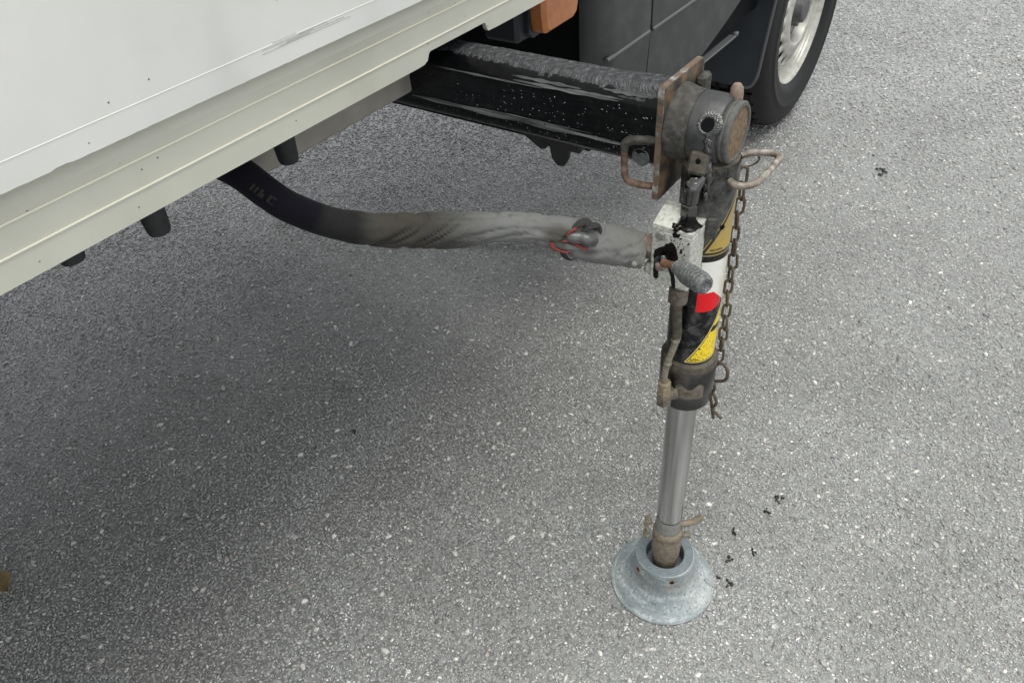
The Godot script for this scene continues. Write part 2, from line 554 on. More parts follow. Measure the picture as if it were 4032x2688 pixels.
func build_truck() -> void:
	var t := thing("box_truck", "white box truck with beige side skirt and dark grey cab, its front wheel in view", "truck", Vector3(-1.65, 0, .6))
	# --- box
	var st := begin(-1)
	# near side panel, its lower edge with a few chips
	var edge := PackedVector2Array()
	var z := -1.08
	while z < .32:
		edge.append(Vector2(-z, .925 + .00005 * sin(z * 37.0) + .00006 * sin(z * 113.0) + .00015 * sin(z * 411.0) * sin(z * 67.0) + (.0009 if absf(z + .195) < .006 else 0.0)))
		z += .004
	edge.append(Vector2(-4.4, .925))
	edge.append(Vector2(-4.4, 3.0))
	edge.append(Vector2(1.08, 3.0))
	prism(st, edge, -.57, -.538, SIDE)
	var panel := obj("side_panel", st, M["panel"], t)
	# seam in the panel and the scrapes along it
	st = begin()
	rbox(st, Vector3(-.5385, .9434, -1.08), Vector3(-.5377, .9442, 4.4), .0002)
	obj("seam_line", st, mat("seam", [lin(.74, .74, .71)], .45), panel)
	var sc := mat("scrape", [[0.0, lin(.20, .20, .20)], [0.5, lin(.30, .30, .295)], [1.0, lin(.50, .50, .49)]], .6, 0, .03, .05, 71)
	for k in 7:
		st = begin()
		var a := rng.randf_range(-.368, -.425)
		var b := minf(a - .012, rng.randf_range(-.425, -.49))
		var y0 := .9395 + k * .00085 + rng.randf_range(-.0002, .0002)
		if k > 5:
			a = -.40 + rng.randf() * .02
			b = a - rng.randf_range(.02, .05)
		rbox(st, Vector3(-.5382, y0, b), Vector3(-.53765, y0 + rng.randf_range(.00012, .00038), a), .0001)
		obj("scrape_mark", st, sc, panel)
	for q in [[-.19, 1.0], [-.245, .952], [-.28, .956], [-.165, .975], [-.41, .975], [-.5, .953], [-.22, .932]]:
		st = begin()
		lump(st, Vector3(-.538, q[1], q[0]), Vector3(.0004, rng.randf_range(.0004, .0009), rng.randf_range(.0004, .0008)), .1, 4)
		obj("dirt_speck", st, M["speck"] if q[1] > .94 else M["rust"], panel)
	# --- aluminium skirt rail: upper part leans under the panel, lower part hangs straight, with a notch for the arm
	st = begin(-1)
	prism(st, yz([[4.4, .857], [-.578, .857], [-.587, .8575], [-.593, .860], [-.5955, .8645], [-.5965, .8665], [-.599, .868], [-.696, .868], [-.6985, .8665], [-.7005, .860], [-.703, .857], [-.72, .8565], [-1.08, .8565], [-1.08, .909], [4.4, .909]]), -.5555, -.55, SIDE)
	var k2 := [[-.5548, .9088], [-.55, .9088], [-.563, .934], [-.5675, .934]]
	var za := -1.08
	var zb := 4.4
	for i in 4:
		var p: Array = k2[i]
		var q: Array = k2[(i + 1) % 4]
		facing(st, [Vector3(p[0], p[1], za), Vector3(q[0], q[1], za), Vector3(q[0], q[1], zb), Vector3(p[0], p[1], zb)], Vector3(-.558, .92, 1.6))
	var rail := obj("skirt_rail", st, M["skirt"], t)
	for y in [.879, .901]:
		st = begin()
		tube(st, [Vector3(-.5497, y, -1.079), Vector3(-.5497, y, 4.39)], .0010, 8)
		obj("trim_bead", st, M["bead"], rail)
	for k in 16:
		st = begin()
		lump(st, Vector3(-.5499, rng.randf_range(.862, .906), rng.randf_range(-.75, -.12)), Vector3(.0004, rng.randf_range(.0003, .0007), rng.randf_range(.0003, .0009)), .15, 4)
		obj("dirt_speck", st, M["speck"], rail)
	# --- floor, far side, roof, ends
	st = begin()
	rbox(st, Vector3(-2.60, .862, -1.075), Vector3(-.569, .924, 4.39), .002)
	obj("box_floor", st, M["under"], t)
	st = begin()
	rbox(st, Vector3(-2.64, .86, -1.08), Vector3(-2.605, 3.0, 4.4), .003)
	obj("far_side_panel", st, M["panel"], t)
	st = begin()
	rbox(st, Vector3(-2.64, 3.003, -1.08), Vector3(-.538, 3.04, 4.4), .01)
	obj("roof_panel", st, M["panel"], t)
	st = begin()
	rbox(st, Vector3(-2.602, .93, -1.078), Vector3(-.573, 2.998, -1.04), .003)
	obj("front_bulkhead", st, M["panel"], t)
	st = begin()
	rbox(st, Vector3(-2.602, .93, 4.35), Vector3(-.573, 2.998, 4.395), .003)
	obj("rear_door", st, M["panel"], t)
	# --- under the floor
	st = begin()
	rbox(st, Vector3(-.665, .797, -.66), Vector3(-.62, .861, -.39), .003)
	obj("cross_beam", st, M["beam"], t)
	for q in [[-.411, .8165], [-.262, .8185], [-.188, .834]]:
		st = begin()
		lathe(st, [Vector2(0, q[1]), Vector2(.0065, q[1]), Vector2(.0092, q[1] + .0015), Vector2(.0102, q[1] + .005), Vector2(.0128, .8605), Vector2(0, .8605)], 24, Transform3D(Basis.IDENTITY, Vector3(-.585, 0, q[0])))
		obj("rubber_stop", st, M["rubber"], t)
	for xx in [-1.36, -2.0]:  # out of view; set low to block light from the far side
		st = begin()
		rbox(st, Vector3(xx - .04, .47 if xx > -1.5 else .62, -1.9), Vector3(xx + .04, .861, 4.2), .004)
		obj("shading_chassis_rail", st, M["under"], t)
	st = begin()
	rbox(st, Vector3(-1.9, .764, -.72), Vector3(-.80, .861, -.60), .006)
	obj("arm_housing", st, M["under"], t)
	# --- cab
	st = begin(-1)
	rbox(st, Vector3(-2.25, .44, -1.24), Vector3(-.70, 2.1, -1.195), .01)
	obj("cab_rear_wall", st, M["black_gap"], t)
	var cab := part("cab_side", t, Vector3(-.667, .47, -1.6))
	# rounded rear corner
	st = begin(1)
	var ring := []
	for k in 9:
		var an := PI / 2 * k / 8
		ring.append(Vector2(-.715 + .048 * sin(an), -1.225 + .048 * cos(an)))
	ring.append(Vector2(-.667, -1.3655))
	for k in ring.size() - 1:
		for y in 3:
			var y0: float = [.47, .628, .640][y]
			var y1: float = [.628, .640, 2.0][y]
			var a: Vector2 = ring[k]
			var b: Vector2 = ring[k + 1]
			var i0: float = [.010, .0, .0][y]
			var i1: float = [.0, .0, .0][y]
			quad(st, Vector3(a.x - i0, y0, a.y), Vector3(b.x - i0, y0, b.y), Vector3(b.x - i1, y1, b.y), Vector3(a.x - i1, y1, a.y))
	for y in [.47, 2.0]:
		var f := []
		for p in ring:
			f.append(Vector3(p.x - (.01 if y < 1 else 0.0), y, p.y))
		f.append(Vector3(-.715, y, -1.3655))
		facing(st, f, Vector3(-.69, 1.2, -1.3))
	obj("corner_panel", st, M["cab"], cab)
	# door: above and below the crease
	st = begin(-1)
	var upper := [[-1.3725, .638], [-2.06, .638], [-2.10, .72], [-2.2, .80], [-2.38, .87], [-2.46, .88], [-2.6, .86], [-2.72, .80], [-2.83, .70], [-2.87, .60], [-3.3, .60], [-3.3, 1.25], [-1.3725, 1.25]]
	prism(st, yz(upper), -.69, -.667, SIDE)
	var door := obj("door_panel", st, M["cab"], cab)
	st = begin(-1)
	var lower := [[-1.3725, .636], [-1.3725, .470], [-1.60, .470], [-1.663, .485], [-1.74, .507], [-1.80, .526], [-1.869, .552], [-1.95, .59], [-2.03, .631], [-2.035, .636]]
	var LX := Transform3D(Basis(Vector3(0, 0, -1), Vector3(.05, 1, 0), Vector3(1, 0, 0)), Vector3(-.05 * .636, 0, 0))
	prism(st, yz(lower), -.692, -.669, LX)
	obj("lower_door_panel", st, M["cab"], cab)
	# crease moulding, in two lengths with the door gap between
	for q in [[-1.195, -1.362], [-1.376, -2.05]]:
		st = begin()
		tube(st, [Vector3(-.6685, .6335, q[0]), Vector3(-.6685, .6345, q[1])], .0042, 10)
		obj("crease_moulding", st, M["sill_strip"], cab)
	st = begin()
	rbox(st, Vector3(-.70, .45, -1.3720), Vector3(-.6765, 1.25, -1.3660), .0005)
	obj("door_gap_seal", st, M["black_gap"], cab)
	st = begin()
	lump(st, Vector3(-.668, .642, -1.369), Vector3(.003, .005, .004), .1, 6)
	obj("gap_plug", st, M["black_gap"], cab)
	st = begin()
	rbox(st, Vector3(-.6845, .468, -1.60), Vector3(-.666, .4735, -1.845), .0012)
	lump(st, Vector3(-.672, .4725, -1.856), Vector3(.007, .007, .010), .06, 6)
	obj("sill_strip", st, M["sill_strip"], cab)
	st = begin(-1)
	prism(st, yz([[-1.55, .474], [-2.10, .474], [-2.13, .70], [-2.0, .75], [-1.6, .62]]), -.72, -.7, SIDE)
	obj("arch_liner", st, M["black_gap"], cab)
	st = begin()
	rbox(st, Vector3(-2.25, 1.252, -3.3), Vector3(-.70, 2.0, -1.30), .06)
	obj("cab_upper", st, M["cab"], t)
	# mud flap behind the wheel
	st = begin(-1)
	var fl := PackedVector2Array()
	for q in [[-.95, .62], [-.95, .262], [-.72, .252], [-.700, .252], [-.684, .259], [-.675, .275], [-.669, .30], [-.663, .37], [-.656, .45], [-.648, .53], [-.636, .62]]:
		fl.append(Vector2(q[0], q[1]))
	prism(st, fl, -2.068, -2.062)
	var flap := obj("mud_flap", st, M["flap"], t)
	st = begin()
	tube(st, spline([Vector3(-.71, .2525, -2.064), Vector3(-.698, .253, -2.064), Vector3(-.684, .260, -2.064), Vector3(-.675, .276, -2.064), Vector3(-.669, .30, -2.064), Vector3(-.663, .37, -2.064), Vector3(-.648, .53, -2.064), Vector3(-.636, .62, -2.064)], 4), .0045, 8)
	obj("flap_edge", st, M["flap_edge"], flap)
	# side marker lamp hung below the front corner of the box
	var lamp := part("side_marker_lamp", t, Vector3(-.64, .8, -.98))
	st = begin()
	prism(st, yz([[-.922, .838], [-.922, .772], [-.932, .762], [-1.018, .766], [-1.034, .790], [-1.034, .838]]), -.668, -.646, SIDE)
	rbox(st, Vector3(-.72, .758, -.955), Vector3(-.655, .856, -.905), .006)
	obj("lamp_housing", st, M["flap"], lamp)
	st = begin(-1)
	var lens := [[-.927, .835], [-.927, .795], [-.930, .776], [-.934, .7705], [-.941, .769], [-1.011, .7705], [-1.022, .777], [-1.0265, .789], [-1.028, .835]]
	var out := yz(lens)
	var inn := PackedVector2Array()
	var cen := Vector2(.978, .80)
	for p in out:
		inn.append(cen + (p - cen) * .86)
	for i in out.size():
		var j := (i + 1) % out.size()
		var A := SIDE * Vector3(out[i].x, out[i].y, -.6455)
		var B := SIDE * Vector3(out[j].x, out[j].y, -.6455)
		var A2 := SIDE * Vector3(out[i].x, out[i].y, -.627)
		var B2 := SIDE * Vector3(out[j].x, out[j].y, -.627)
		var C := SIDE * Vector3(inn[i].x, inn[i].y, -.6215)
		var D := SIDE * Vector3(inn[j].x, inn[j].y, -.6215)
		facing(st, [A, B, B2, A2], Vector3(-.64, .80, -.978))
		facing(st, [A2, B2, D, C], Vector3(-.64, .80, -.978))
		facing(st, [C, D, Vector3(-.6205, .80, -.978)], Vector3(-.64, .80, -.978))
	var ln := obj("lens", st, M["amber"], lamp)
	for k in 15:
		st = begin()
		var zz := -.985 - k * .0022
		tube(st, [Vector3(-.6213, .812, zz), Vector3(-.6213, .833, zz + .003)], .0008, 5)
		obj("lens_rib", st, M["amber"], ln)
	for q in [[-.938, .789], [-1.020, .80]]:
		st = begin()
		lump(st, Vector3(-.6235, q[1], q[0]), Vector3(.0022, .003, .0022), .02, 6)
		obj("lens_screw", st, M["bolt_grey"], ln)
	build_wheel(t)

func build_wheel(t: Node3D) -> void:
	var c := Vector3(-.678, .352, -2.462)
	var w := part("front_wheel", t, c)
	w.set_meta("label", "front wheel with worn silver steel rim")
	var R := .354
	# tyre: profile as (radius, x from the outer rim plane)
	var prof := [Vector2(.214, -.016), Vector2(.2215, -.006), Vector2(.230, .004), Vector2(.246, .0105), Vector2(.262, .013), Vector2(.280, .0145), Vector2(.283, .0165), Vector2(.290, .0165), Vector2(.293, .0140), Vector2(.310, .0115), Vector2(.326, .006), Vector2(.3385, -.003), Vector2(.3465, -.014), Vector2(.351, -.026)]
	var n := 180
	var st := begin(1)
	var X := xaxis(c)
	for j in prof.size() - 1:
		for i in n:
			var f := func(p: Vector2, k: int) -> Vector3:
				return X * Vector3(p.x * sin(TAU * k / n), p.y, p.x * cos(TAU * k / n))
			quad(st, f.call(prof[j], i + 1), f.call(prof[j], i), f.call(prof[j + 1], i), f.call(prof[j + 1], i + 1))
	var rows := [-.026, -.030, -.050, -.054, -.060, -.064, -.090, -.093, -.099, -.102, -.128, -.131, -.137, -.141, -.162, -.172, -.182, -.186]
	var depth := [0.0, .0, .0, .0, .008, .008, 0.0, .0, .008, .008, 0.0, .0, .008, .008, 0.0, .0, .0, .0]
	depth = [.003, 0.0, 0.0, .009, .009, 0.0, 0.0, .009, .009, 0.0, 0.0, .009, .009, 0.0, 0.0, 0.0, .003, .008]
	st.set_smooth_group(-1)
	for j in rows.size() - 1:
		for i in n:
			var lug := j < 3 or j > 12
			var cut := .007 if (lug and i % 4 == 0) or (not lug and i % 3 == 0 and j in [5, 9]) else 0.0
			var g := func(jj: int, k: int) -> Vector3:
				var r: float = R - depth[jj] - cut
				return X * Vector3(r * sin(TAU * k / n), rows[jj], r * cos(TAU * k / n))
			quad(st, g.call(j, i + 1), g.call(j, i), g.call(j + 1, i), g.call(j + 1, i + 1))
	var back := [Vector2(.346, -.186), Vector2(.30, -.196), Vector2(.23, -.190), Vector2(.20, -.18)]
	st.set_smooth_group(2)
	for j in back.size() - 1:
		for i in n:
			var f := func(p: Vector2, k: int) -> Vector3:
				return X * Vector3(p.x * sin(TAU * k / n), p.y, p.x * cos(TAU * k / n))
			quad(st, f.call(back[j], i + 1), f.call(back[j], i), f.call(back[j + 1], i), f.call(back[j + 1], i + 1))
	obj("tyre", st, M["tyre"], w)
	# steel rim: rolled lip, stepped well, pierced disc
	st = begin()
	var rp := [Vector2(.0930, -.0430), Vector2(.0975, -.0170), Vector2(.0990, -.0125), Vector2(.1030, -.0095), Vector2(.1090, -.0090), Vector2(.1200, -.0110), Vector2(.1320, -.0150)]
	var hp := [Vector2(.1660, -.0290), Vector2(.1690, -.0320), Vector2(.1740, -.0420), Vector2(.1800, -.0450), Vector2(.1840, -.0440), Vector2(.1860, -.0400), Vector2(.1905, -.0390), Vector2(.1930, -.0330), Vector2(.1975, -.0320), Vector2(.1995, -.0250), Vector2(.2045, -.0235), Vector2(.2065, -.0170), Vector2(.2130, -.0125), Vector2(.2165, -.0065), Vector2(.2195, -.0058), Vector2(.2210, -.0090)]
	lathe(st, rp, 120, X)
	lathe(st, hp, 120, X)
	# band pierced by round vents
	var holes := 20
	var r0 := .1320
	var r1 := .1660
	for h in holes:
		var a0 := TAU * h / holes
		var wd := TAU / holes
		var P := func(u: float, v: float) -> Vector3:
			var r := lerpf(r0, r1, v)
			var y := lerpf(-.0150, -.0290, v)
			return X * Vector3(r * sin(a0 + u * wd), y, r * cos(a0 + u * wd))
		var hole := []
		var rim_ := []
		var m := 24
		for k in m:
			var an := TAU * k / m
			var d := Vector2(cos(an), sin(an))
			hole.append(Vector2(.5 + d.x * .30, .52 + d.y * .42))
			var s := .5 / maxf(absf(d.x), absf(d.y))
			rim_.append(Vector2(.5, .5) + d * s)
		st.set_smooth_group(40)
		for k in m:
			var l := (k + 1) % m
			quad(st, P.call(rim_[k].x, rim_[k].y), P.call(rim_[l].x, rim_[l].y), P.call(hole[l].x, hole[l].y), P.call(hole[k].x, hole[k].y))
			var back_ := X.basis * Vector3(0, -.006, 0)
			quad(st, P.call(hole[k].x, hole[k].y), P.call(hole[l].x, hole[l].y), P.call(hole[l].x, hole[l].y) + back_, P.call(hole[k].x, hole[k].y) + back_)
	obj("rim", st, M["rim"], w)
	st = begin()
	lathe(st, [Vector2(.185, -.065), Vector2(.10, -.067), Vector2(0.001, -.067)], 60, X)
	lathe(st, [Vector2(.198, -.06), Vector2(.198, -.17)], 60, X)
	obj("rim_well", st, M["black_gap"], w)
	st = begin()
	lathe(st, [Vector2(0.001, .000), Vector2(.03, .000), Vector2(.036, -.004), Vector2(.040, -.03), Vector2(.050, -.044), Vector2(.075, -.049), Vector2(.090, -.047), Vector2(.0932, -.0425)], 90, X)
	var hub := obj("hub_dish", st, M["hub"], w)
	for k in 10:
		st = begin()
		var a := TAU * (k + .3) / 10
		var p0 := X * Vector3(.068 * sin(a), -.0475, .068 * cos(a))
		var p1 := X * Vector3(.086 * sin(a + .05), -.0472, .086 * cos(a + .05))
		rod(st, p0, p1, .0026, 8)
		obj("vent_slit", st, M["black_gap"], hub)
	for k in 6:
		st = begin()
		var a := TAU * k / 6
		var p := X * Vector3(.058 * sin(a), -.045, .058 * cos(a))
		hexagon(st, p, p + Vector3(.020, 0, 0), .011)
		obj("wheel_nut", st, M["bolt_grey"], hub)
	for a in [1.84, 2.05, 2.22]:
		st = begin()
		var pts := []
		for k in 6:
			var b: float = PI - a + k * .026
			pts.append(X * Vector3(.2115 * sin(b + PI), -.0060, -.2115 * cos(b + PI)))
		tube(st, pts, .0048, 8)
		obj("balance_weight", st, M["bolt_grey"], w)

# ------------------------------------------------------------------ support leg
const LX0 := -.2515
const LZ0 := -.6665
const TX := -.2500
const TZ := -.6670
const BY := .815

func decal_image() -> ImageTexture:
	var W := 640
	var H := 900
	var im := Image.create_empty(W, H, false, Image.FORMAT_RGBA8)
	var n1 := noise(81, .02, 4)
	var n2 := noise(82, .09, 3)
	var r := .029
	for py in H:
		var y := .785 - .270 * (py + .5) / H
		for px in W:
			var th := -180.0 + 360.0 * (px + .5) / W
			var u := deg_to_rad(th) * r
			var a := n1.get_noise_2d(px, py)
			var b := n2.get_noise_2d(px, py * .7)
			var c := Color(.004, .0045, .005)
			# dust film: heavy on the upper third, thin below
			var dust := clampf(.24 + a * 1.1 + b * .4, 0, 1) * .12
			if y > .69:
				dust = lerpf(.80, .30, smoothstep(.70, .765, y)) + a * .42 + b * .16
			if y < .545:
				dust += (.545 - y) * 9.0
			c = c.lerp(Color(.15, .15, .138), clampf(dust, 0, .9))
			if y < .615 and y > .53:
				c = c.lerp(Color(.075, .076, .074), clampf((a + .12) * 1.2 + b * .35, 0, .75))
				var sc := absf((y - .5865) - (th - 30.0) * .00042 - .002 * a)
				if th > 12 and th < 40 and sc < .0004:
					c = Color(.16, .16, .155)
			# black band, white and red reflective tape
			if y < .6815 and y > .6745 and th > 10:
				c = Color(.008, .008, .009).lerp(Color(.12, .11, .09), clampf(b * .4, 0, .3))
			var cut := .6325 if th < 60 else lerpf(.6325, .6175, (th - 60.0) / 28.0)
			if th > 24.5 and th < 118 and y < .6745 and y > cut:
				c = Color(.78, .77, .72).lerp(Color(.42, .34, .20), clampf((th - 66.0) / 60.0 + a * .25, 0, .7))
			if th > 22.8 and th < 88.5 and y <= cut and y > .6059 + (.0 if th < 60 else (th - 60.0) * .00012):
				c = Color(.72, .010, .016)
				if th > 70 and b > .28:
					c = Color(.12, .03, .02)
			# two warning triangles, corner of each in view
			for k in 2:
				var y0: float = [.6815, .5275][k]
				var u0: float = [.0052, .0050][k]
				var d := minf(y - y0, (u - u0) * .866 - (y - y0) * .5)
				if k == 1:
					d = minf(d, -(u - u0 - .115) * .866 - (y - y0) * .5)
				if d > 0 and th > 0:
					var worn := clampf(a * .9 + b * .7, 0, 1)
					if k == 0:
						var yel := Color(.50, .345, .065).lerp(Color(.26, .24, .18), clampf(.15 + worn * .6 + maxf(0, (y - .70) * 8.0), 0, .8))
						var blk := Color(.035, .034, .032)
						c = blk
						if d > .0008 and d < .0021:
							c = yel
						elif d > .0052:
							c = yel
					else:
						var yel := Color(.90, .66, .028).lerp(Color(.45, .36, .12), clampf(worn * .7, 0, .7))
						c = yel.lerp(Color(.85, .75, .4), .5)
						if d > .0013 and d < .0022:
							c = Color(.02, .018, .01)
						elif d >= .0022:
							c = yel
							if b > .40:
								c = Color(.20, .15, .03)
							if th > 68 and y > .571 and y < .579:
								c = Color(.015, .014, .01)
							if pow((th - 42.7) * .0005, 2) + pow(y - .5493, 2) < .0000022:
								c = Color(.10, .08, .03)
			im.set_pixel(px, py, c.linear_to_srgb())
	return ImageTexture.create_from_image(im)

func foot_image() -> ImageTexture:
	# painted steel: grey-blue coat, pale dust scuffed on, painted light on the right side, scratches, a dirty rim and rust under the two holes
	var W := 512
	var H := 256
	var im := Image.create_empty(W, H, false, Image.FORMAT_RGBA8)
	var n1 := noise(121, .015, 4)
	var n2 := noise(122, .08, 3)
	var n3 := noise(123, .02, 3)
	for py in H:
		var v := 1.0 - (py + .5) / H
		for px in W:
			var th := -180.0 + 360.0 * (px + .5) / W
			var a := n1.get_noise_2d(px, py * 2.0)
			var b := n2.get_noise_2d(px, py)
			var run := n3.get_noise_2d(px * 9.0, py * .7)
			var c := Color(.215, .255, .268)
			c = c.lerp(Color(.165, .195, .205), clampf(-a * 1.6 + .1, 0, .8))
			var dust := clampf(a * 1.3 + b * .35 + run * .45 - .05, 0, 1)
			dust += .55 * exp(-pow((th - 95.0) / 40.0, 2.0)) + .30 * exp(-pow((th + 55.0) / 24.0, 2.0)) * clampf(1.2 - v, 0, 1)  # right side painted paler for open-sky light; left patch is scuffed dust
			c = c.lerp(Color(.47, .49, .475), clampf(dust * .8, 0, .72))
			if run > .34 and b > .05:
				c = c.lerp(Color(.50, .515, .50), .35)
			if b < -.42:
				c = c.lerp(Color(.10, .10, .095), .7)
			# grit and dirt along the rim, dust caught under the collar
			c = c.lerp(Color(.17, .155, .13), clampf((.13 - v) * 7.0 + b * .6 + a * .5, 0, .8) if v < .2 else 0.0)
			c = c.lerp(Color(.20, .185, .155), clampf(.34 - absf(v - .66) * 3.2 + b * .4, 0, .45))
			for q in [[40.4, .80], [-33.5, .75]]:
				var dx: float = (th - q[0]) / 6.0
				var dy: float = (q[1] - v) / .16
				if dy > -.15:
					var m := clampf(1.0 - absf(dx) * 1.1 - dy * .7 + b * .4, 0, 1)
					c = c.lerp(Color(.24, .15, .075), m * .75)
			im.set_pixel(px, py, c.linear_to_srgb())
	return ImageTexture.create_from_image(im)

func build_leg() -> void:
	var t := thing("support_leg", "hydraulic support leg with greasy black arm, yellow stickers and round grey foot on the asphalt", "stabilizer leg", Vector3(LX0, 0, LZ0))
	# --- horizontal arm: tall square tube with round corners, thick with grease
	var n1 := noise(91, 1.0, 4)
	var hw := .0280
	var hh := .0415
	var rr := .0225
	var cy := .8115
	var cz := -.661
	var sec := []
	for q in 4:
		for k in 8:
			var an := PI / 2 * (q + k / 7.0)
			var s := Vector2([1, -1, -1, 1][q], [1, 1, -1, -1][q])
			sec.append([Vector2(s.x * (hw - rr) + rr * cos(an), s.y * (hh - rr) + rr * sin(an)), Vector2(cos(an), sin(an))])
	var fine := []
	for i in sec.size():
		var a: Array = sec[i]
		var b: Array = sec[(i + 1) % sec.size()]
		var m := 2 if a[0].distance_to(b[0]) < .006 else 20
		for k in m:
			fine.append([a[0].lerp(b[0], float(k) / m), a[1].lerp(b[1], float(k) / m).normalized()])
	var st := begin(1)
	var nx := 520
	var P := func(i: int, j: int) -> Vector3:
		var x := lerpf(-1.05, -.2955, pow(float(i) / nx, .75))
		var f: Array = fine[j % fine.size()]
		var p: Vector2 = f[0]
		var side := clampf(absf(f[1].x) * 1.3 - .3, 0, 1) * smoothstep(-.75, -.42, x)
		var low := smoothstep(.03, -.03, p.y)
		# runs and pimples of grease on the side, sagging lines along the lower half
		var d := side * (.0007 * n1.get_noise_3d(x * 9.0, p.y * 420.0, 0) + .0075 * maxf(0.0, n1.get_noise_3d(x * 190.0, p.y * 420.0, 9) - .37) * (.3 + low))
		d += .0004 * n1.get_noise_3d(x * 30.0, p.y * 40.0, p.x * 40.0)
		return Vector3(x, cy + p.y + f[1].y * d, cz + p.x + f[1].x * d)
	for i in nx:
		for j in fine.size():
			quad(st, P.call(i, j), P.call(i, j + 1), P.call(i + 1, j + 1), P.call(i + 1, j))
	var arm := obj("arm", st, M["arm_paint"], t)
	# grey greasy crust on top of the arm
	st = begin(1)
	var gx := 420
	var gz := 34
	var G := func(i: int, j: int) -> Vector3:
		var x := lerpf(-.62, -.2962, float(i) / gx)
		var v := float(j) / gz
		var front := cz + .0215 + .004 * n1.get_noise_2d(x * 60.0, 5.0) + .004 * smoothstep(-.42, -.3, x) - .004 * smoothstep(-.45, -.62, x)
		var z := lerpf(cz - .0262, front, v)
		var edge := minf(v, 1.0 - v)
		var lift := .0014 * smoothstep(0.0, .16, edge) + (.0007 * n1.get_noise_3d(x * 60.0, z * 140.0, 3) + .0010 * n1.get_noise_3d(x * 420.0, z * 330.0, 6)) * smoothstep(0.0, .1, edge)
		lift += .0028 * smoothstep(-.36, -.31, x) * smoothstep(0.0, .3, edge)
		var zz := clampf((absf(z - cz) - (hw - rr)) / rr, 0, .999)
		var base := cy + hh - rr + rr * sqrt(1.0 - zz * zz)
		return Vector3(x, base - .0006 + maxf(lift, -.0002), z)
	for i in gx:
		for j in gz:
			quad(st, G.call(i, j), G.call(i, j + 1), G.call(i + 1, j + 1), G.call(i + 1, j))
	obj("grease_crust", st, M["grease"], arm)
	# pale metal lumps added as glints of wet grease on the arm
	st = begin()
	for k in 300:
		var v := pow(rng.randf(), .8)
		var dx := rng.randf()
		var p := Vector3(lerpf(-.60, -.302, pow(dx, .75)), lerpf(.835, .782, v) + rng.randf_range(-.004, .004), cz + hw + .0002)
		if n1.get_noise_3d(p.x * 40.0, p.y * 60.0, 2.0) < -.12:
			continue
		var py := clampf((absf(p.y - cy) - (hh - rr)) / rr, 0, .95)
		p.z = cz + hw - rr + rr * sqrt(1.0 - py * py)
		var ln := rng.randf_range(.0004, .0019) * (.4 + .9 * dx)
		lump(st, p, Vector3(ln, rng.randf_range(.0002, .00045), .0006), .1, 4, Basis(Vector3(0, 0, 1), -.25 + rng.randf_range(-.3, .3)))
	obj("grease_glints", st, M["glint_metal"], arm).set_meta("kind", "stuff")
	# scrape streaks where the arm slides, pale colour also stands in for long highlights
	var streakm := mat("worn_highlight", [[0.0, lin(.02, .022, .023)], [0.3, lin(.07, .074, .074)], [1.0, lin(.30, .31, .31)]], .3, .2, .06, .012, 92)
	streakm.uv1_scale = Vector3(3.0, 40.0, 40.0)
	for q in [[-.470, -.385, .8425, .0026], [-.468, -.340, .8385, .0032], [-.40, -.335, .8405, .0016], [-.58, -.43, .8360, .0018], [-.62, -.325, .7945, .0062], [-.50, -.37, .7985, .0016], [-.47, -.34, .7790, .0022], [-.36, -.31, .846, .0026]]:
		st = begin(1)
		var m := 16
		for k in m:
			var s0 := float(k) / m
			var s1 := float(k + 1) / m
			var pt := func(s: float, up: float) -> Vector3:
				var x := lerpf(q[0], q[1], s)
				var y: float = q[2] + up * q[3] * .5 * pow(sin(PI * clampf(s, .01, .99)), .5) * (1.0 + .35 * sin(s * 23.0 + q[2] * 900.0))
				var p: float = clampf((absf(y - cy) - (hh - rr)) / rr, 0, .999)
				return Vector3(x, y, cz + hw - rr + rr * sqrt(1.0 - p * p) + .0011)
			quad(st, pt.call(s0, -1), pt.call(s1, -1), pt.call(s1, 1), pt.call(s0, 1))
		obj("scrape_highlight", st, streakm, arm)
	# blanked hole in the side of the arm
	st = begin()
	lathe(st, [Vector2(.0098, -.002), Vector2(.0098, .0012), Vector2(.009, .0018), Vector2(.0086, .0008), Vector2(0.0001, .0006)], 28, Transform3D(Basis(Vector3.RIGHT, Vector3(0, 0, 1), Vector3(0, -1, 0)), Vector3(-.313, .7845, cz + hw - .0012)))
	obj("blanking_plug", st, M["hose_rubber"], arm)
	# gusset and clamp under the arm
	st = begin(-1)
	prism(st, PackedVector2Array([Vector2(-.55, .772), Vector2(-.525, .745), Vector2(-.485, .722), Vector2(-.478, .724), Vector2(-.468, .74), Vector2(-.46, .772)]), -.712, -.704)
	rbox(st, Vector3(-.468, .735, -.715), Vector3(-.420, .771, -.69), .003)
	prism(st, PackedVector2Array([Vector2(-.466, .742), Vector2(-.462, .720), Vector2(-.454, .712), Vector2(-.445, .713), Vector2(-.438, .725), Vector2(-.438, .742)]), -.6985, -.6935)
	obj("under_clamp", st, M["under"], arm)
	# --- flange plate
	var px0 := -.296
	var px1 := -.289
	st = begin(-1)
	var pl := [Vector2(-.6315, .7415), Vector2(-.6290, .7440), Vector2(-.6297, .7700), Vector2(-.6288, .7900), Vector2(-.6296, .8050), Vector2(-.6286, .8200), Vector2(-.6295, .857), Vector2(-.634, .862), Vector2(-.716, .862), Vector2(-.720, .858), Vector2(-.720, .745), Vector2(-.716, .7415)]
	var outl := PackedVector2Array()
	for p in pl:
		outl.append(Vector2(-p.x, p.y))
	prism(st, outl, px0, px1 - .0006, SIDE)
	var plate := obj("flange_plate", st, M["plate_edge"], t)
	st = begin(1)
	var gn := 30
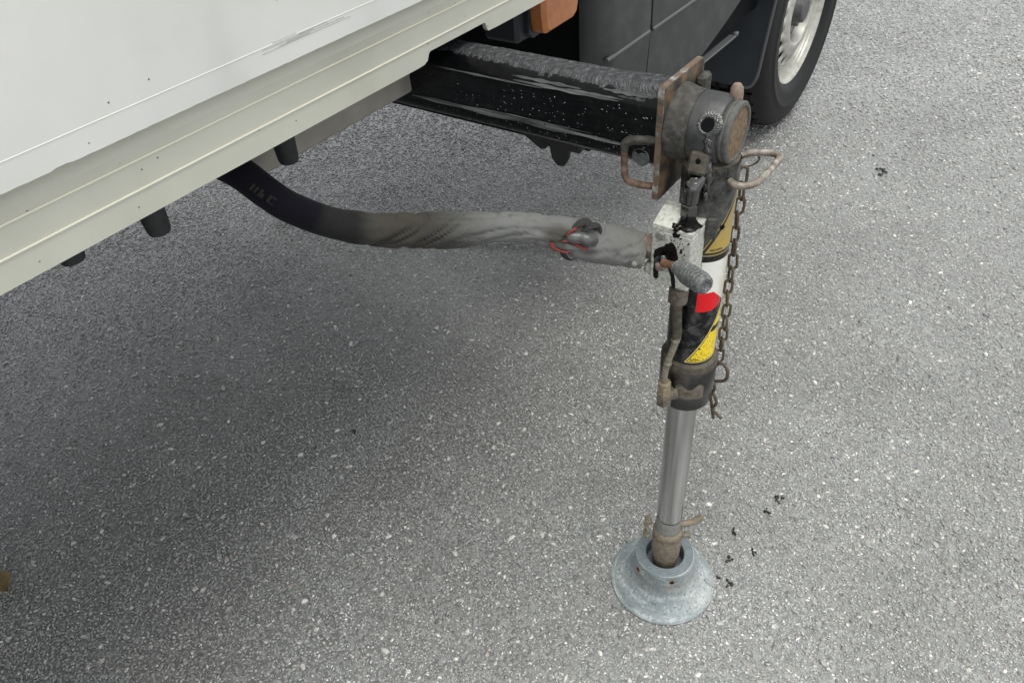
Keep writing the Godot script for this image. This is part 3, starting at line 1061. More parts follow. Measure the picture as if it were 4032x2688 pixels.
	var Q := func(i: int, j: int) -> Vector3:
		var z := lerpf(-.719, -.6305, float(i) / gn)
		var y := lerpf(.7430, .8605, float(j) / gn)
		var e := minf(minf(i, gn - i), minf(j, gn - j))
		return Vector3(px1 - .0006 + (.0009 + .0012 * n1.get_noise_2d(z * 130.0, y * 130.0)) * (0.0 if e == 0 else 1.0), y, z)
	for i in gn:
		for j in gn:
			quad(st, Q.call(i + 1, j), Q.call(i, j), Q.call(i, j + 1), Q.call(i + 1, j + 1))
	obj("dirty_face", st, M["plate_dirt"], plate)
	st = begin()
	rbox(st, Vector3(-.2885, .829, -.717), Vector3(-.278, .850, -.697), .003)
	obj("stop_lug", st, M["weld_dirt"], plate)
	# bent rod handle on the arm side of the plate
	st = begin()
	tube(st, spline([Vector3(-.294, .806, -.6365), Vector3(-.310, .8035, -.633), Vector3(-.324, .8005, -.632), Vector3(-.3300, .795, -.632), Vector3(-.3310, .785, -.632), Vector3(-.3305, .766, -.632), Vector3(-.3285, .758, -.632), Vector3(-.322, .7535, -.6325), Vector3(-.308, .753, -.634), Vector3(-.294, .754, -.6365)], 5), .0037, 12)
	var hd := obj("rod_handle", st, M["rusty_rod"], t)
	st = begin()
	tube(st, spline([Vector3(-.2955, .8065, -.6365), Vector3(-.310, .804, -.633), Vector3(-.324, .801, -.632), Vector3(-.3300, .7955, -.632), Vector3(-.3308, .788, -.632)], 5), [.0048, .005, .0047, .005, .0049, .0046, .0049, .005, .0047, .005, .0049, .005, .0048, .005, .0047, .0049, .0047, .0044, .0043, .0041, .0038], 12)
	obj("dirt_coat", st, M["weld_dirt"], hd)
	# --- pivot boss on the plate
	st = begin()
	var X := xaxis(Vector3(0, BY, LZ0))
	lathe(st, [Vector2(.034, -.266), Vector2(.0343, -.262), Vector2(.0340, -.2415), Vector2(.0328, -.2375), Vector2(.0305, -.2365), Vector2(.0300, -.2385)].map(func(p): return Vector2(p.x, p.y)), 64, X, .004)
	var boss := obj("pivot_boss", st, M["boss_paint"], t)
	st = begin()
	lathe(st, [Vector2(.0382, -.2885), Vector2(.0378, -.2862), Vector2(.0366, -.2815), Vector2(.0354, -.2760), Vector2(.0346, -.2705), Vector2(.0338, -.2665)], 64, X, .012)
	obj("weld_seam", st, M["weld_dirt"], boss)
	st = begin()
	lathe(st, [Vector2(.0285, -.245), Vector2(.0295, -.2355), Vector2(.0303, -.2335), Vector2(.0300, -.2325), Vector2(.0292, -.2318), Vector2(.0292, -.2312), Vector2(.0302, -.2306), Vector2(.0303, -.2275), Vector2(.0292, -.2262), Vector2(.0262, -.2258), Vector2(.0250, -.2268), Vector2(.0248, -.2285)], 64, X)
	obj("end_ring", st, M["ring_steel"], boss)
	st = begin()
	lathe(st, [Vector2(.0249, -.2275), Vector2(.020, -.2270), Vector2(.010, -.2272), Vector2(0.0001, -.2270)], 64, X, .004)
	obj("rusty_end_disc", st, M["cap_rust"], boss)
	# greasing hole with a wet collar of grease
	var on := func(x: float, deg: float, r: float) -> Vector3:
		return Vector3(x, BY + r * sin(deg_to_rad(deg)), LZ0 + r * cos(deg_to_rad(deg)))
	st = begin()
	var hc: Vector3 = on.call(-.2468, 29.0, .0338)
	var hn: Vector3 = (hc - Vector3(hc.x, BY, LZ0)).normalized()
	lathe(st, [Vector2(.0066, .0003), Vector2(.0066, .0008), Vector2(.0001, .0009)], 24, along(hc - hn * .0004, hc + hn))
	obj("grease_hole", st, M["black_gap"], boss)
	st = begin()
	var gat := func(u: float, v: float, lift: float) -> Vector3:
		return on.call(lerpf(-.2640, -.2290, u), lerpf(-32.0, 56.0, v), .0339 + lift)
	var gh := func(u: float, v: float) -> float:
		var x := lerpf(-17.2, 17.8, u)
		var y := lerpf(-61.0, 27.0, v) * .593
		var d := Vector2(x, y).length()
		var k := n1.get_noise_2d(x * .9, y * .9) * .5 + n1.get_noise_2d(x * 2.4 + 50.0, y * 2.4) * .35
		var ring := 1.0 - absf(d - 8.6 - k * 3.0 - .8 * clampf(y * .2, -1, 1)) / (3.0 + 1.5 * clampf((y + x) * .15, -1, 1))
		var run := 1.0 - absf(x - 1.5 - y * -.06 - k * 4.0) / (3.4 + 1.6 * sin(y * .7))
		if y > -8.0 or y < -34.0:
			run = -1.0
		if d < 6.3:
			return -1.0
		var m := maxf(ring, run)
		return -1.0 if m <= .02 else .0020 * smoothstep(0.0, .7, m) * (.75 + k)
	film(st, gat, gh, 90, 130)
	obj("wet_grease", st, M["oil"], boss)
	# weld between boss and cylinder
	st = begin()
	lathe(st, [Vector2(.0292, .7795), Vector2(.0300, .7835), Vector2(.0290, .7870), Vector2(.0240, .7885), Vector2(.0001, .7890)], 48, Transform3D(Basis.IDENTITY, Vector3(TX - .002, 0, TZ)), .012)
	obj("saddle_weld", st, M["dark_mud"], t)
	# --- cylinder tube with its stickers
	var tb := SurfaceTool.new()
	tb.begin(Mesh.PRIMITIVE_TRIANGLES)
	var seg := 96
	for i in seg:
		for v in [[0, 0], [1, 1], [1, 0], [0, 0], [0, 1], [1, 1]]:
			var u := float(i + v[0]) / seg
			var th := -PI + TAU * u
			tb.set_normal(Vector3(sin(th), 0, cos(th)))
			tb.set_uv(Vector2(u, 1.0 - v[1]))
			tb.add_vertex(Vector3(TX + .029 * sin(th), lerpf(.515, .785, v[1]), TZ + .029 * cos(th)))
	var dm := StandardMaterial3D.new()
	dm.resource_name = "cylinder_paint"
	dm.albedo_texture = decal_image()
	dm.roughness = .3
	dm.metallic_specular = .4
	var tubeo := MeshInstance3D.new()
	tubeo.name = "cylinder_tube"
	tubeo.mesh = tb.commit()
	tubeo.material_override = dm
	tubeo.position = -t.position
	t.add_child(tubeo, true)
	for q in [["DE2101A", 53.0, .6898, .0022, .0145], ["DE2100", 33.0, .5325, .0017, .0100]]:
		var tm := TextMesh.new()
		tm.text = q[0]
		var fnt := SystemFont.new()
		fnt.font_names = PackedStringArray(["Droid Sans"])
		fnt.font_weight = 700
		tm.font = fnt
		tm.font_size = 32
		tm.pixel_size = .0001
		tm.depth = .0004
		var arr: Array = tm.get_mesh_arrays()
		var vs: PackedVector3Array = arr[Mesh.ARRAY_VERTEX]
		var lo := Vector3.ONE * 9
		var hi := -lo
		for v in vs:
			lo = lo.min(v)
			hi = hi.max(v)
		var idx = arr[Mesh.ARRAY_INDEX]
		var s := begin(-1)
		var bend := func(v: Vector3) -> Vector3:
			var th: float = deg_to_rad(q[1]) + ((v.x - lo.x) / (hi.x - lo.x) - .5) * q[4] / .029
			var r := .02905 + (.00025 if v.z > (lo.z + hi.z) / 2 else 0.0)
			return Vector3(TX + r * sin(th), q[2] + ((v.y - lo.y) / (hi.y - lo.y) - .5) * q[3], TZ + r * cos(th))
		var ids := []
		if idx == null or idx.size() == 0:
			ids = range(vs.size())
		else:
			ids = Array(idx)
		for i in ids:
			s.add_vertex(bend.call(vs[i]))
		obj("sticker_lettering", s, M["letter"], tubeo)
	# --- gland collar at the foot of the cylinder
	st = begin()
	var C := Transform3D(Basis.IDENTITY, Vector3(TX, 0, TZ))
	lathe(st, [Vector2(.0198, .4462), Vector2(.0305, .4456), Vector2(.0322, .4475), Vector2(.0330, .4520), Vector2(.0331, .4675), Vector2(.0345, .4705), Vector2(.0346, .5075), Vector2(.0339, .5090)], 72, C)
	var col := obj("gland_collar", st, M["collar"], t)
	st = begin()
	lathe(st, [Vector2(.0339, .5090), Vector2(.0341, .5110), Vector2(.0346, .5118), Vector2(.0346, .5185), Vector2(.0334, .5215), Vector2(.0308, .5225), Vector2(.0288, .5240)], 72, C)
	obj("collar_ring", st, M["dark_mud"], col)
	st = begin()
	lathe(st, [Vector2(.0034, 0), Vector2(.0034, .0006), Vector2(.0026, .0009), Vector2(.0023, .0004), Vector2(.0001, .0003)], 16, along(Vector3(TX + .0345 * sin(.71), .4818, TZ + .0345 * cos(.71)), Vector3(TX + .04 * sin(.71), .4818, TZ + .04 * cos(.71))))
	obj("grub_screw", st, M["muddy_steel"], col)
	st = begin(1)
	for i in 16:
		for j in 10:
			var sp := func(a: int, b: int) -> Vector3:
				var e := sin(PI * a / 16.0) * sin(PI * b / 10.0)
				var th := lerpf(.0, 1.05, a / 16.0)
				var r := .03462 + .0008 * e * (1.0 + .4 * sin(a * 1.7 + b))
				var ym := lerpf(.4700, .4905, b / 10.0) + .004 * sin(a * .6) * (b / 10.0)
				return Vector3(TX + r * sin(th), ym, TZ + r * cos(th))
			quad(st, sp.call(i, j), sp.call(i + 1, j), sp.call(i + 1, j + 1), sp.call(i, j + 1))
	obj("mud_smear", st, M["muddy_steel"], col)
	# --- piston rod and its tip
	var L := Transform3D(Basis.IDENTITY, Vector3(LX0, 0, LZ0))
	st = begin()
	# fine turning marks spread the reflections up and down the rod
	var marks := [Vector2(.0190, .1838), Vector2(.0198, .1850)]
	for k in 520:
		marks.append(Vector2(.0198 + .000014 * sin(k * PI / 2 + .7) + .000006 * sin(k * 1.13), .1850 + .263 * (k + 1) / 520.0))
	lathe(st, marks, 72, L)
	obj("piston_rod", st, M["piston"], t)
	st = begin()
	lathe(st, [Vector2(.0183, .1815), Vector2(.0183, .1842)], 48, L)
	obj("dark_groove", st, M["dark_mud"], t)  # dark band between rod and neck
	st = begin()
	lathe(st, [Vector2(.0192, .1510), Vector2(.0194, .1530), Vector2(.0194, .1790), Vector2(.0190, .1818)], 48, L)
	obj("worn_neck", st, M["worn_steel"], t)
	st = begin()
	lathe(st, [Vector2(.0001, .048), Vector2(.012, .050), Vector2(.0185, .056), Vector2(.0205, .066), Vector2(.0208, .078), Vector2(.0214, .0850), Vector2(.0225, .0880), Vector2(.0228, .1080), Vector2(.0228, .1330), Vector2(.0222, .1360), Vector2(.0232, .1390), Vector2(.0232, .1455), Vector2(.0222, .1485), Vector2(.0190, .1515)], 56, L, .003)
	var tip := obj("ball_tip", st, M["brown_tip"], t)
	st = begin()
	# lugs of the clip round the tip
	for q in [[Vector3(-.2800, .1625, -.6540), .75], [Vector3(-.2800, .1300, -.6510), .75], [Vector3(-.2265, .1330, -.6800), 2.2]]:
		var b := Basis(Vector3.UP, q[1])
		st = begin()
		rbox(st, Vector3(-.0045, -.0055, -.0075), Vector3(.0045, .0055, .0075), .002, Transform3D(b, q[0]))
		obj("clip_lug", st, M["pale_mud"], tip)
	st = begin()
	tube(st, spline([Vector3(-.277, .1675, -.650), Vector3(-.2815, .1640, -.6485), Vector3(-.2830, .1570, -.649), Vector3(-.2800, .1500, -.6495), Vector3(-.2770, .1440, -.649), Vector3(-.2790, .1360, -.6485)], 4), .0028, 10)
	obj("clip_wire", st, M["pale_mud"], tip)
	st = begin()
	tube(st, spline([Vector3(-.243, .1640, -.6685), Vector3(-.232, .1645, -.6745), Vector3(-.2225, .1655, -.6830), Vector3(-.2150, .1690, -.6905), Vector3(-.2090, .1740, -.6965)], 5), [.0052, .0052, .0052, .0052, .0053, .0053, .0053, .0053, .0054, .0054, .0054, .0054, .0053, .0053, .0053, .0054, .0054, .0053, .0052, .0050, .0040], 14)
	obj("clip_rod", st, M["brown_tip"], tip)
	# --- round foot
	st = begin()
	var F := Transform3D(Basis.IDENTITY, Vector3(-.2525, 0, -.6680))
	var fp := [Vector2(.0850, .0005), Vector2(.0856, .0018), Vector2(.0850, .0042), Vector2(.0800, .0072), Vector2(.0725, .0112), Vector2(.0640, .0170), Vector2(.0570, .0250), Vector2(.0520, .0350), Vector2(.0494, .0460), Vector2(.0480, .0600), Vector2(.0474, .0760), Vector2(.0468, .0785), Vector2(.0455, .0797)]
	var fseg := 96
	var curve := []
	for j in fp.size() - 1:
		for k in 4:
			var o0: Vector2 = fp[maxi(j - 1, 0)]
			var o3: Vector2 = fp[mini(j + 2, fp.size() - 1)]
			curve.append((fp[j] as Vector2).cubic_interpolate(fp[j + 1], o0, o3, k / 4.0))
	curve.append(fp[fp.size() - 1])
	var fst := SurfaceTool.new()
	fst.begin(Mesh.PRIMITIVE_TRIANGLES)
	for j in curve.size() - 1:
		for i in fseg:
			for v in [[0, 0], [1, 1], [1, 0], [0, 0], [0, 1], [1, 1]]:
				var th := -PI + TAU * float(i + v[0]) / fseg
				var c: Vector2 = curve[j + v[1]]
				var c0: Vector2 = curve[maxi(j + v[1] - 1, 0)]
				var c1: Vector2 = curve[mini(j + v[1] + 1, curve.size() - 1)]
				var d := (c1 - c0).normalized()
				fst.set_normal(Vector3(sin(th) * d.y, -d.x, cos(th) * d.y).normalized())
				fst.set_uv(Vector2(float(i + v[0]) / fseg, 1.0 - float(j + v[1]) / (curve.size() - 1)))
				fst.add_vertex(F * Vector3(c.x * sin(th), c.y, c.x * cos(th)))
	var foot := MeshInstance3D.new()
	foot.name = "foot"
	foot.mesh = fst.commit()
	foot.position = -t.position
	var fm := StandardMaterial3D.new()
	fm.resource_name = "foot_skin"
	fm.albedo_texture = foot_image()
	fm.roughness = .44
	foot.material_override = fm
	t.add_child(foot, true)
	st = begin()
	lathe(st, [Vector2(.0455, .0797), Vector2(.0320, .0800), Vector2(.0305, .0790), Vector2(.0298, .0500), Vector2(.0001, .0470)], 72, F)
	obj("foot_collar_top", st, M["foot_top"], foot)
	for q in [[.706, .0478, .0660], [-.584, .0482, .0600]]:
		st = begin()
		var p0 := Vector3(-.2525 + q[1] * sin(q[0]), q[2], -.668 + q[1] * cos(q[0]))
		var d := Vector3(sin(q[0]) * 1.0, .10, cos(q[0]) * 1.0).normalized()
		lathe(st, [Vector2(.0042, -.001), Vector2(.0042, .0006), Vector2(.0033, .0010), Vector2(.0030, .0003), Vector2(.0001, .0002)], 18, along(p0, p0 + d))
		obj("screw_hole", st, M["rust"], foot)
		st = begin()
		lathe(st, [Vector2(.0029, .0006), Vector2(.0001, .0008)], 18, along(p0, p0 + d))
		obj("hole_bottom", st, M["black_gap"], foot)
	st = begin(1)
	for i in 14:
		for j in 6:
			var w := func(a: int, b: int) -> Vector3:
				var v := a / 14.0
				var wd := .055 * (1.0 - .45 * smoothstep(.3, .9, v))
				var r := lerpf(.0700, .0846, v)
				var y := lerpf(.0128, .0046, v)
				var th := 1.985 - .05 * v + (b / 6.0 - .5) * 2.0 * wd
				return Vector3(-.2525 + (r + .0008) * sin(th), y + .0008, -.668 + (r + .0008) * cos(th))
			quad(st, w.call(i + 1, j), w.call(i + 1, j + 1), w.call(i, j + 1), w.call(i, j))
	obj("worn_patch", st, M["grey_patch"], foot)
	build_valve(t)

func build_valve(t: Node3D) -> void:
	# --- white painted valve block on the front of the cylinder
	var st := begin(-1)
	rbox(st, Vector3(-.2820, .6580, -.6400), Vector3(-.2375, .7250, -.6050), .0016)
	var X := Transform3D.IDENTITY
	# top of the block slopes back on the left, steps down on the right
	prism(st, PackedVector2Array([Vector2(.6052, .7252), Vector2(.6054, .7305), Vector2(.6300, .7400), Vector2(.6398, .7400), Vector2(.6398, .7252)]), -.2818, -.2590, SIDE)
	prism(st, PackedVector2Array([Vector2(.6056, .7252), Vector2(.6060, .7290), Vector2(.6396, .7300), Vector2(.6396, .7252)]), -.2586, -.2378, SIDE)
	var blk := obj("valve_block", st, M["valve_paint"], t)
	st = begin()
	hexagon(st, Vector3(-.2715, .7200, -.6052), Vector3(-.2715, .7200, -.6005), .0056, .2)
	obj("hex_bolt", st, M["bolt_grey"], blk)
	# oil on the block face
	st = begin(-1)
	var face := func(p: Array) -> PackedVector2Array:
		var o := PackedVector2Array()
		for q in p:
			o.append(Vector2(q[0], q[1]))
		return o
	prism(st, face.call([[-.2772, .6995], [-.2740, .7030], [-.2700, .7058], [-.2670, .7075], [-.2655, .7110], [-.2630, .7118], [-.2600, .7145], [-.2575, .7142], [-.2545, .7105], [-.2528, .7062], [-.2520, .7020], [-.2505, .6990], [-.2512, .6940], [-.2555, .6900], [-.2590, .6855], [-.2640, .6820], [-.2700, .6815], [-.2762, .6840], [-.2785, .6920]]), -.6052, -.6043)
	prism(st, face.call([[-.2772, .6890], [-.2776, .6740], [-.2768, .6650], [-.2735, .6630], [-.2712, .6660], [-.2715, .6760], [-.2690, .6830]]), -.6052, -.6044)
	prism(st, face.call([[-.2640, .6840], [-.2600, .6800], [-.2570, .6720], [-.2555, .6630], [-.2550, .6585], [-.2510, .6583], [-.2515, .6680], [-.2540, .6780], [-.2560, .6870]]), -.6052, -.6044)
	prism(st, face.call([[-.2590, .7255], [-.2560, .7290], [-.2540, .7260], [-.2500, .7275], [-.2515, .7225], [-.2580, .7215]]), -.6050, -.6042)
	for k in 26:
		var c := Vector3(rng.randf_range(-.261, -.2405), rng.randf_range(.703, .7235), -.6049)
		lump(st, c, Vector3(rng.randf_range(.0004, .0011), rng.randf_range(.0004, .0010), .0005), .2, 4)
	lump(st, Vector3(-.2480, .7070, -.6048), Vector3(.0014, .0030, .0008), .08, 6)
	lump(st, Vector3(-.2480, .7310, -.6200), Vector3(.0125, .0018, .0110), .12, 9)
	lump(st, Vector3(-.2575, .7300, -.6110), Vector3(.0055, .0032, .0055), .14, 8)
	obj("oil_stain", st, mat("oil_film", [[0.0, lin(.002, .002, .002)], [0.7, lin(.006, .005, .004)], [1.0, lin(.03, .02, .012)]], .22, 0, .04, .03, 111, .03, .06, .35), blk)
	# shut-off valve: spindle, lever and wound grip
	st = begin()
	rod(st, Vector3(-.2655, .6915, -.6050), Vector3(-.2655, .6905, -.5965), .0070, 24)
	lump(st, Vector3(-.2655, .6925, -.5985), Vector3(.0072, .0075, .0045), .04, 10)
	var sp := obj("valve_spindle", st, M["oil"], t)
	st = begin()
	lump(st, Vector3(-.2663, .6880, -.5960), Vector3(.0060, .0058, .0040), .05, 10)
	obj("rusty_spindle_face", st, M["copper_nut"], sp)
	st = begin()
	rod(st, Vector3(-.2630, .6930, -.5960), Vector3(-.2380, .7040, -.5830), .0042, 16)
	obj("lever", st, M["rust"], t)
	var g0 := Vector3(-.2440, .7010, -.5865)
	var g1 := Vector3(-.2020, .7100, -.5600)
	var prof := [Vector2(.0035, 0), Vector2(.0062, .0005)]
	var gl := g0.distance_to(g1)
	for k in 40:
		var s := k / 39.0
		prof.append(Vector2((lerpf(.0068, .0108, smoothstep(0, .45, s)) - .0012 * smoothstep(.86, 1.0, s)) + .00042 * (1.0 if k % 4 < 2 else -1.0) * (1.0 - .5 * s), .001 + s * (gl - .002)))
	prof.append(Vector2(.0085, gl))
	prof.append(Vector2(.0066, gl + .0012))
	prof.append(Vector2(.0058, gl + .0002))
	prof.append(Vector2(.0048, gl + .0006))
	prof.append(Vector2(.0036, gl - .0010))
	prof.append(Vector2(.0001, gl - .0012))
	st = begin()
	lathe(st, prof, 36, along(g0, g1), .012)
	obj("lever_grip", st, M["grip"], t)
	# hexagon nuts joining the hose
	st = begin()
	hexagon(st, Vector3(-.2975, .6895, -.6220), Vector3(-.2815, .6895, -.6220), .0138)
	obj("hose_nut", st, M["copper_nut"], t)
	st = begin()
	hexagon(st, Vector3(-.3075, .6890, -.6220), Vector3(-.2985, .6893, -.6220), .0128)
	obj("hose_nut", st, M["copper_nut"], t)
	st = begin()
	rbox(st, Vector3(-.2930, .6585, -.634), Vector3(-.2822, .6740, -.610), .004)
	obj("valve_ear", st, M["valve_paint"], t)
	# black fittings from the block up to the head of the cylinder
	st = begin()
	hexagon(st, Vector3(-.2535, .7310, -.6290), Vector3(-.2535, .7500, -.6290), .0095)
	rod(st, Vector3(-.2535, .7500, -.6290), Vector3(-.2533, .7550, -.6290), .0078)
	obj("hex_fitting", st, M["oil"], t)
	st = begin()
	tube(st, spline([Vector3(-.2533, .7530, -.6290), Vector3(-.2528, .7620, -.6288), Vector3(-.2520, .7690, -.6290), Vector3(-.2500, .7750, -.6350), Vector3(-.2480, .7780, -.6450)], 5), .0088, 16)
	lump(st, Vector3(-.2522, .7690, -.6262), Vector3(.0085, .0080, .0065), .05, 10)
	obj("pipe_elbow", st, M["oil"], t)
	st = begin()
	var nb := Transform3D(Basis(Vector3.RIGHT, -.35), Vector3(-.2500, .7935, -.6330))
	rbox(st, Vector3(-.0098, -.0115, -.0080), Vector3(.0098, .0115, .0060), .003, nb)
	var nub := obj("bleed_block", st, M["dark_mud"], t)
	st = begin()
	lathe(st, [Vector2(.0028, .0001), Vector2(.0001, .0003)], 18, along(nb * Vector3(.001, .002, .0060), nb * Vector3(.001, .002, .02)))
	obj("bleed_hole", st, M["black_gap"], nub)
	st = begin()
	for q in [[-.2415, .786, -.636, .006], [-.2400, .777, -.637, .0055], [-.2415, .768, -.637, .005], [-.2420, .757, -.637, .0042]]:
		lump(st, Vector3(q[0], q[1], q[2]), Vector3(q[3] * .8, q[3] * 1.5, q[3] * .5), .1, 8)
	obj("oil_run", st, M["oil"], t)
	# slotted bracket on the tube beside the block
	st = begin()
	var br := Transform3D(Basis(Vector3.UP, .55), Vector3(-.2315, .7200, -.6395))
	rbox(st, Vector3(-.0065, -.0130, -.0025), Vector3(.0065, .0130, .0020), .0025, br)
	obj("pipe_bracket", st, M["weld_dirt"], t)
	st = begin()
	lathe(st, [Vector2(.0030, .0001), Vector2(.0030, .0005), Vector2(.0001, .0006)], 14, along(Vector3(-.2250, .7170, -.6521), Vector3(-.2000, .7170, -.6370)))
	obj("dark_rivet", st, M["black_gap"], t)
	# hard pipe down to the gland
	st = begin()
	rod(st, Vector3(-.2535, .6585, -.6240), Vector3(-.2540, .6480, -.6240), .0098)
	rod(st, Vector3(-.2540, .6475, -.6240), Vector3(-.2545, .6265, -.6240), .0108)
	obj("pipe_nut", st, M["muddy_steel"], t)
	st = begin()
	tube(st, spline([Vector3(-.2545, .6280, -.6240), Vector3(-.2542, .6050, -.6255), Vector3(-.2530, .5820, -.6275), Vector3(-.2530, .5700, -.6275)], 6), .0056, 14)
	obj("muddy_pipe", st, M["dark_mud"], t)
	st = begin()
	tube(st, spline([Vector3(-.2515, .5730, -.6265), Vector3(-.2545, .5560, -.6240), Vector3(-.2585, .5340, -.6205), Vector3(-.2605, .5120, -.6200), Vector3(-.2600, .5020, -.6210)], 6), .0042, 14)
	lump(st, Vector3(-.2530, .5680, -.6255), Vector3(.0052, .0055, .005), .08, 8)
	lump(st, Vector3(-.2580, .5330, -.6205), Vector3(.0049, .0040, .0048), .08, 8)
	obj("thin_pipe", st, M["pale_mud"], t)
	st = begin()
	rod(st, Vector3(-.2600, .5020, -.6210), Vector3(-.2598, .4960, -.6210), .0078)
	hexagon(st, Vector3(-.2598, .4960, -.6210), Vector3(-.2592, .4800, -.6210), .0088)
	obj("pipe_union", st, M["brass_mud"], t)
	st = begin()
	hexagon(st, Vector3(-.2592, .4800, -.6210), Vector3(-.2586, .4640, -.6215), .0098)
	rod(st, Vector3(-.2560, .4775, -.6420), Vector3(-.2600, .4775, -.6180), .0092)
	rod(st, Vector3(-.2480, .4770, -.6340), Vector3(-.2600, .4770, -.6230), .0080)
	obj("banjo_fitting", st, M["muddy_steel"], t)

# ------------------------------------------------------------------ hose sleeve
func build_hose() -> void:
	var t := thing("hydraulic_hose", "hydraulic hose in torn grey cloth sleeve, hanging between the skirt and the white valve block", "hose", Vector3(-.45, .70, -.49))
	var line := [Vector3(-.66, .885, -.315), Vector3(-.618, .850, -.343), Vector3(-.597, .827, -.361), Vector3(-.582, .802, -.374), Vector3(-.568, .783, -.386), Vector3(-.542, .762, -.408), Vector3(-.514, .7485, -.433), Vector3(-.482, .7405, -.461), Vector3(-.448, .7355, -.491), Vector3(-.414, .7330, -.520), Vector3(-.390, .7270, -.541), Vector3(-.362, .7140, -.565), Vector3(-.337, .7000, -.587), Vector3(-.316, .6895, -.606), Vector3(-.3005, .6835, -.6185)]
	var pts := spline(line, 32)
	var keys := [.0160, .0160, .0158, .0158, .0158, .0158, .0162, .0182, .0188, .0158, .0168, .0188, .0205, .0205, .0200]
	var n1 := noise(101, 1.0, 4)
	var m := pts.size()
	var n := 56
	var st := begin(1)
	var u := Vector3(0, 0, 1)
	var rings := []
	var cols := []
	var slit := func(s: float, a: float) -> float:
		# how open the tear is here (0 closed .. 1)
		return smoothstep(.030, .012, Vector2((s - .797) * 1.0, (angle_difference(0.0, a) + .10) * .045).length())
	for i in m:
		var s := float(i) / (m - 1)
		var t0: Vector3 = (pts[mini(i + 1, m - 1)] - pts[maxi(i - 1, 0)]).normalized()
		u = (Vector3(.42, .30, .86) - t0 * Vector3(.42, .30, .86).dot(t0)).normalized()
		var w := t0.cross(u)
		var kf := s * (keys.size() - 1)
		var k0 := int(floor(minf(kf, keys.size() - 1.001)))
		var r0: float = lerpf(keys[k0], keys[k0 + 1], smoothstep(0, 1, kf - k0))
		var ring := []
		var col := []
		for k in n + 1:
			var a := TAU * (k % n) / n
			var soft := smoothstep(.34, .44, s)
			# hanging folds: across the sleeve in the middle, along it near the end
			var f := soft * .0010 * n1.get_noise_3d(s * 14.0 + cos(a) * .8, cos(a) * 1.3, sin(a) * 1.3 + 4.0)
			var zone := smoothstep(.36, .43, s) * smoothstep(.64, .54, s)
			f += zone * (.0012 - .0052 * pow(1.0 - absf(n1.get_noise_2d(s * 15.0 + .75 * sin(a) - .3 * cos(a), cos(a) * .16 + 3.0)), 9.0))
			f -= smoothstep(.52, .6, s) * .0030 * pow(1.0 - absf(n1.get_noise_2d(s * 4.0 + 31.0, sin(a) * .6 + s * 2.0)), 9.0)
			f += smoothstep(.75, .85, s) * .0026 * sin(a * 2.0 + 1.0 + s * 6.0)
			f += .00005 * n1.get_noise_3d(s * 40.0, cos(a) * 4.0, sin(a) * 4.0)
			if s > .985:
				f += (s - .985) * .06 * sin(a * 3.0)
			var op: float = slit.call(s, a)
			f -= op * .006
			ring.append(pts[i] + (u * cos(a) + w * sin(a) * 1.0) * (r0 + f))
			var c := Color(.0079, .0079, .0118)
			var b := smoothstep(.320, .350, s + .004 * n1.get_noise_2d(a * 3.0, 8.0))
			c = c.lerp(Color(.020, .020, .0198), b)
			b = smoothstep(.395, .44, s + .008 * n1.get_noise_2d(a * 2.0, 18.0))
			c = c.lerp(Color(.055, .053, .047), b)
			b = smoothstep(.52, .66, s + .03 * n1.get_noise_2d(cos(a) * 5.0, 18.0))
			c = c.lerp(Color(.165, .167, .163), b)
			var dirt2 := clampf(n1.get_noise_3d(s * 20.0, cos(a) * 1.4, sin(a) * 1.4 + 7.0) * 1.7 - .42, 0, .7) * b
			c = c.lerp(Color(.060, .058, .050), dirt2)
			var gap := smoothstep(.045, .016, Vector2(s - .765, (angle_difference(0.0, a) + .15) * .045).length())
			c = c.lerp(Color(.06, .055, .042), gap * .8)
			c = c.lerp(Color(.008, .008, .009), smoothstep(.5, .9, op))
			var e := clampf((s - .9) * 10.0, 0, 1)
			c = c.lerp(Color(.24, .235, .21), e * .5)
			col.append(c)
		rings.append(ring)
		cols.append(col)
	for i in m - 1:
		for k in n:
			for q in [[0, 0], [1, 1], [0, 1], [0, 0], [1, 0], [1, 1]]:
				st.set_color(cols[i + q[0]][k + q[1]])
				st.add_vertex(rings[i + q[0]][k + q[1]])
	var sleeve := obj("cloth_sleeve", st, M["cloth"], t)
	var at := func(s: float, a: float, lift: float) -> Vector3:
		var i := clampi(int(s * (m - 1)), 0, m - 1)
		var k := int(fposmod(a, TAU) / TAU * n) % n
		var p: Vector3 = rings[i][k]
		return p + (p - pts[i]).normalized() * lift
	# the bare hose bulging out of the tear, cloth tongues round it and the red cord holding it
	st = begin()
	tube(st, spline([at.call(.782, -.20, -.005), at.call(.792, -.22, .0030), at.call(.806, -.24, .0050), at.call(.822, -.26, .0040), at.call(.840, -.28, -.004)], 5), [.0034, .0044, .0052, .0057, .0061, .0063, .0064, .0065, .0065, .0065, .0065, .0065, .0065, .0065, .0065, .0064, .0063, .0062, .0061, .0059, .0056], 16)
	obj("bare_hose", st, M["hose_rubber"], t)
	for q in [[[.786, -.70, .001], [.798, -.98, .0065], [.816, -1.15, .0085], [.838, -1.00, .001], .0026], [[.806, -.66, .0015], [.822, -.90, .006], [.840, -1.05, .0055], [.852, -.85, .0], .0022], [[.776, .72, .0], [.790, 1.02, .0045], [.804, 1.22, .005], [.818, 1.18, .001], .0022], [[.768, .10, .0], [.778, .16, .0025], [.790, .20, .0022], [.802, .16, 0.0], .0020]]:
		st = begin()
		var line2 := []
		for k in 4:
			line2.append(at.call(q[k][0], q[k][1], q[k][2]))
		var sp := spline(line2, 8)
		st.set_smooth_group(1)
		var prev := []
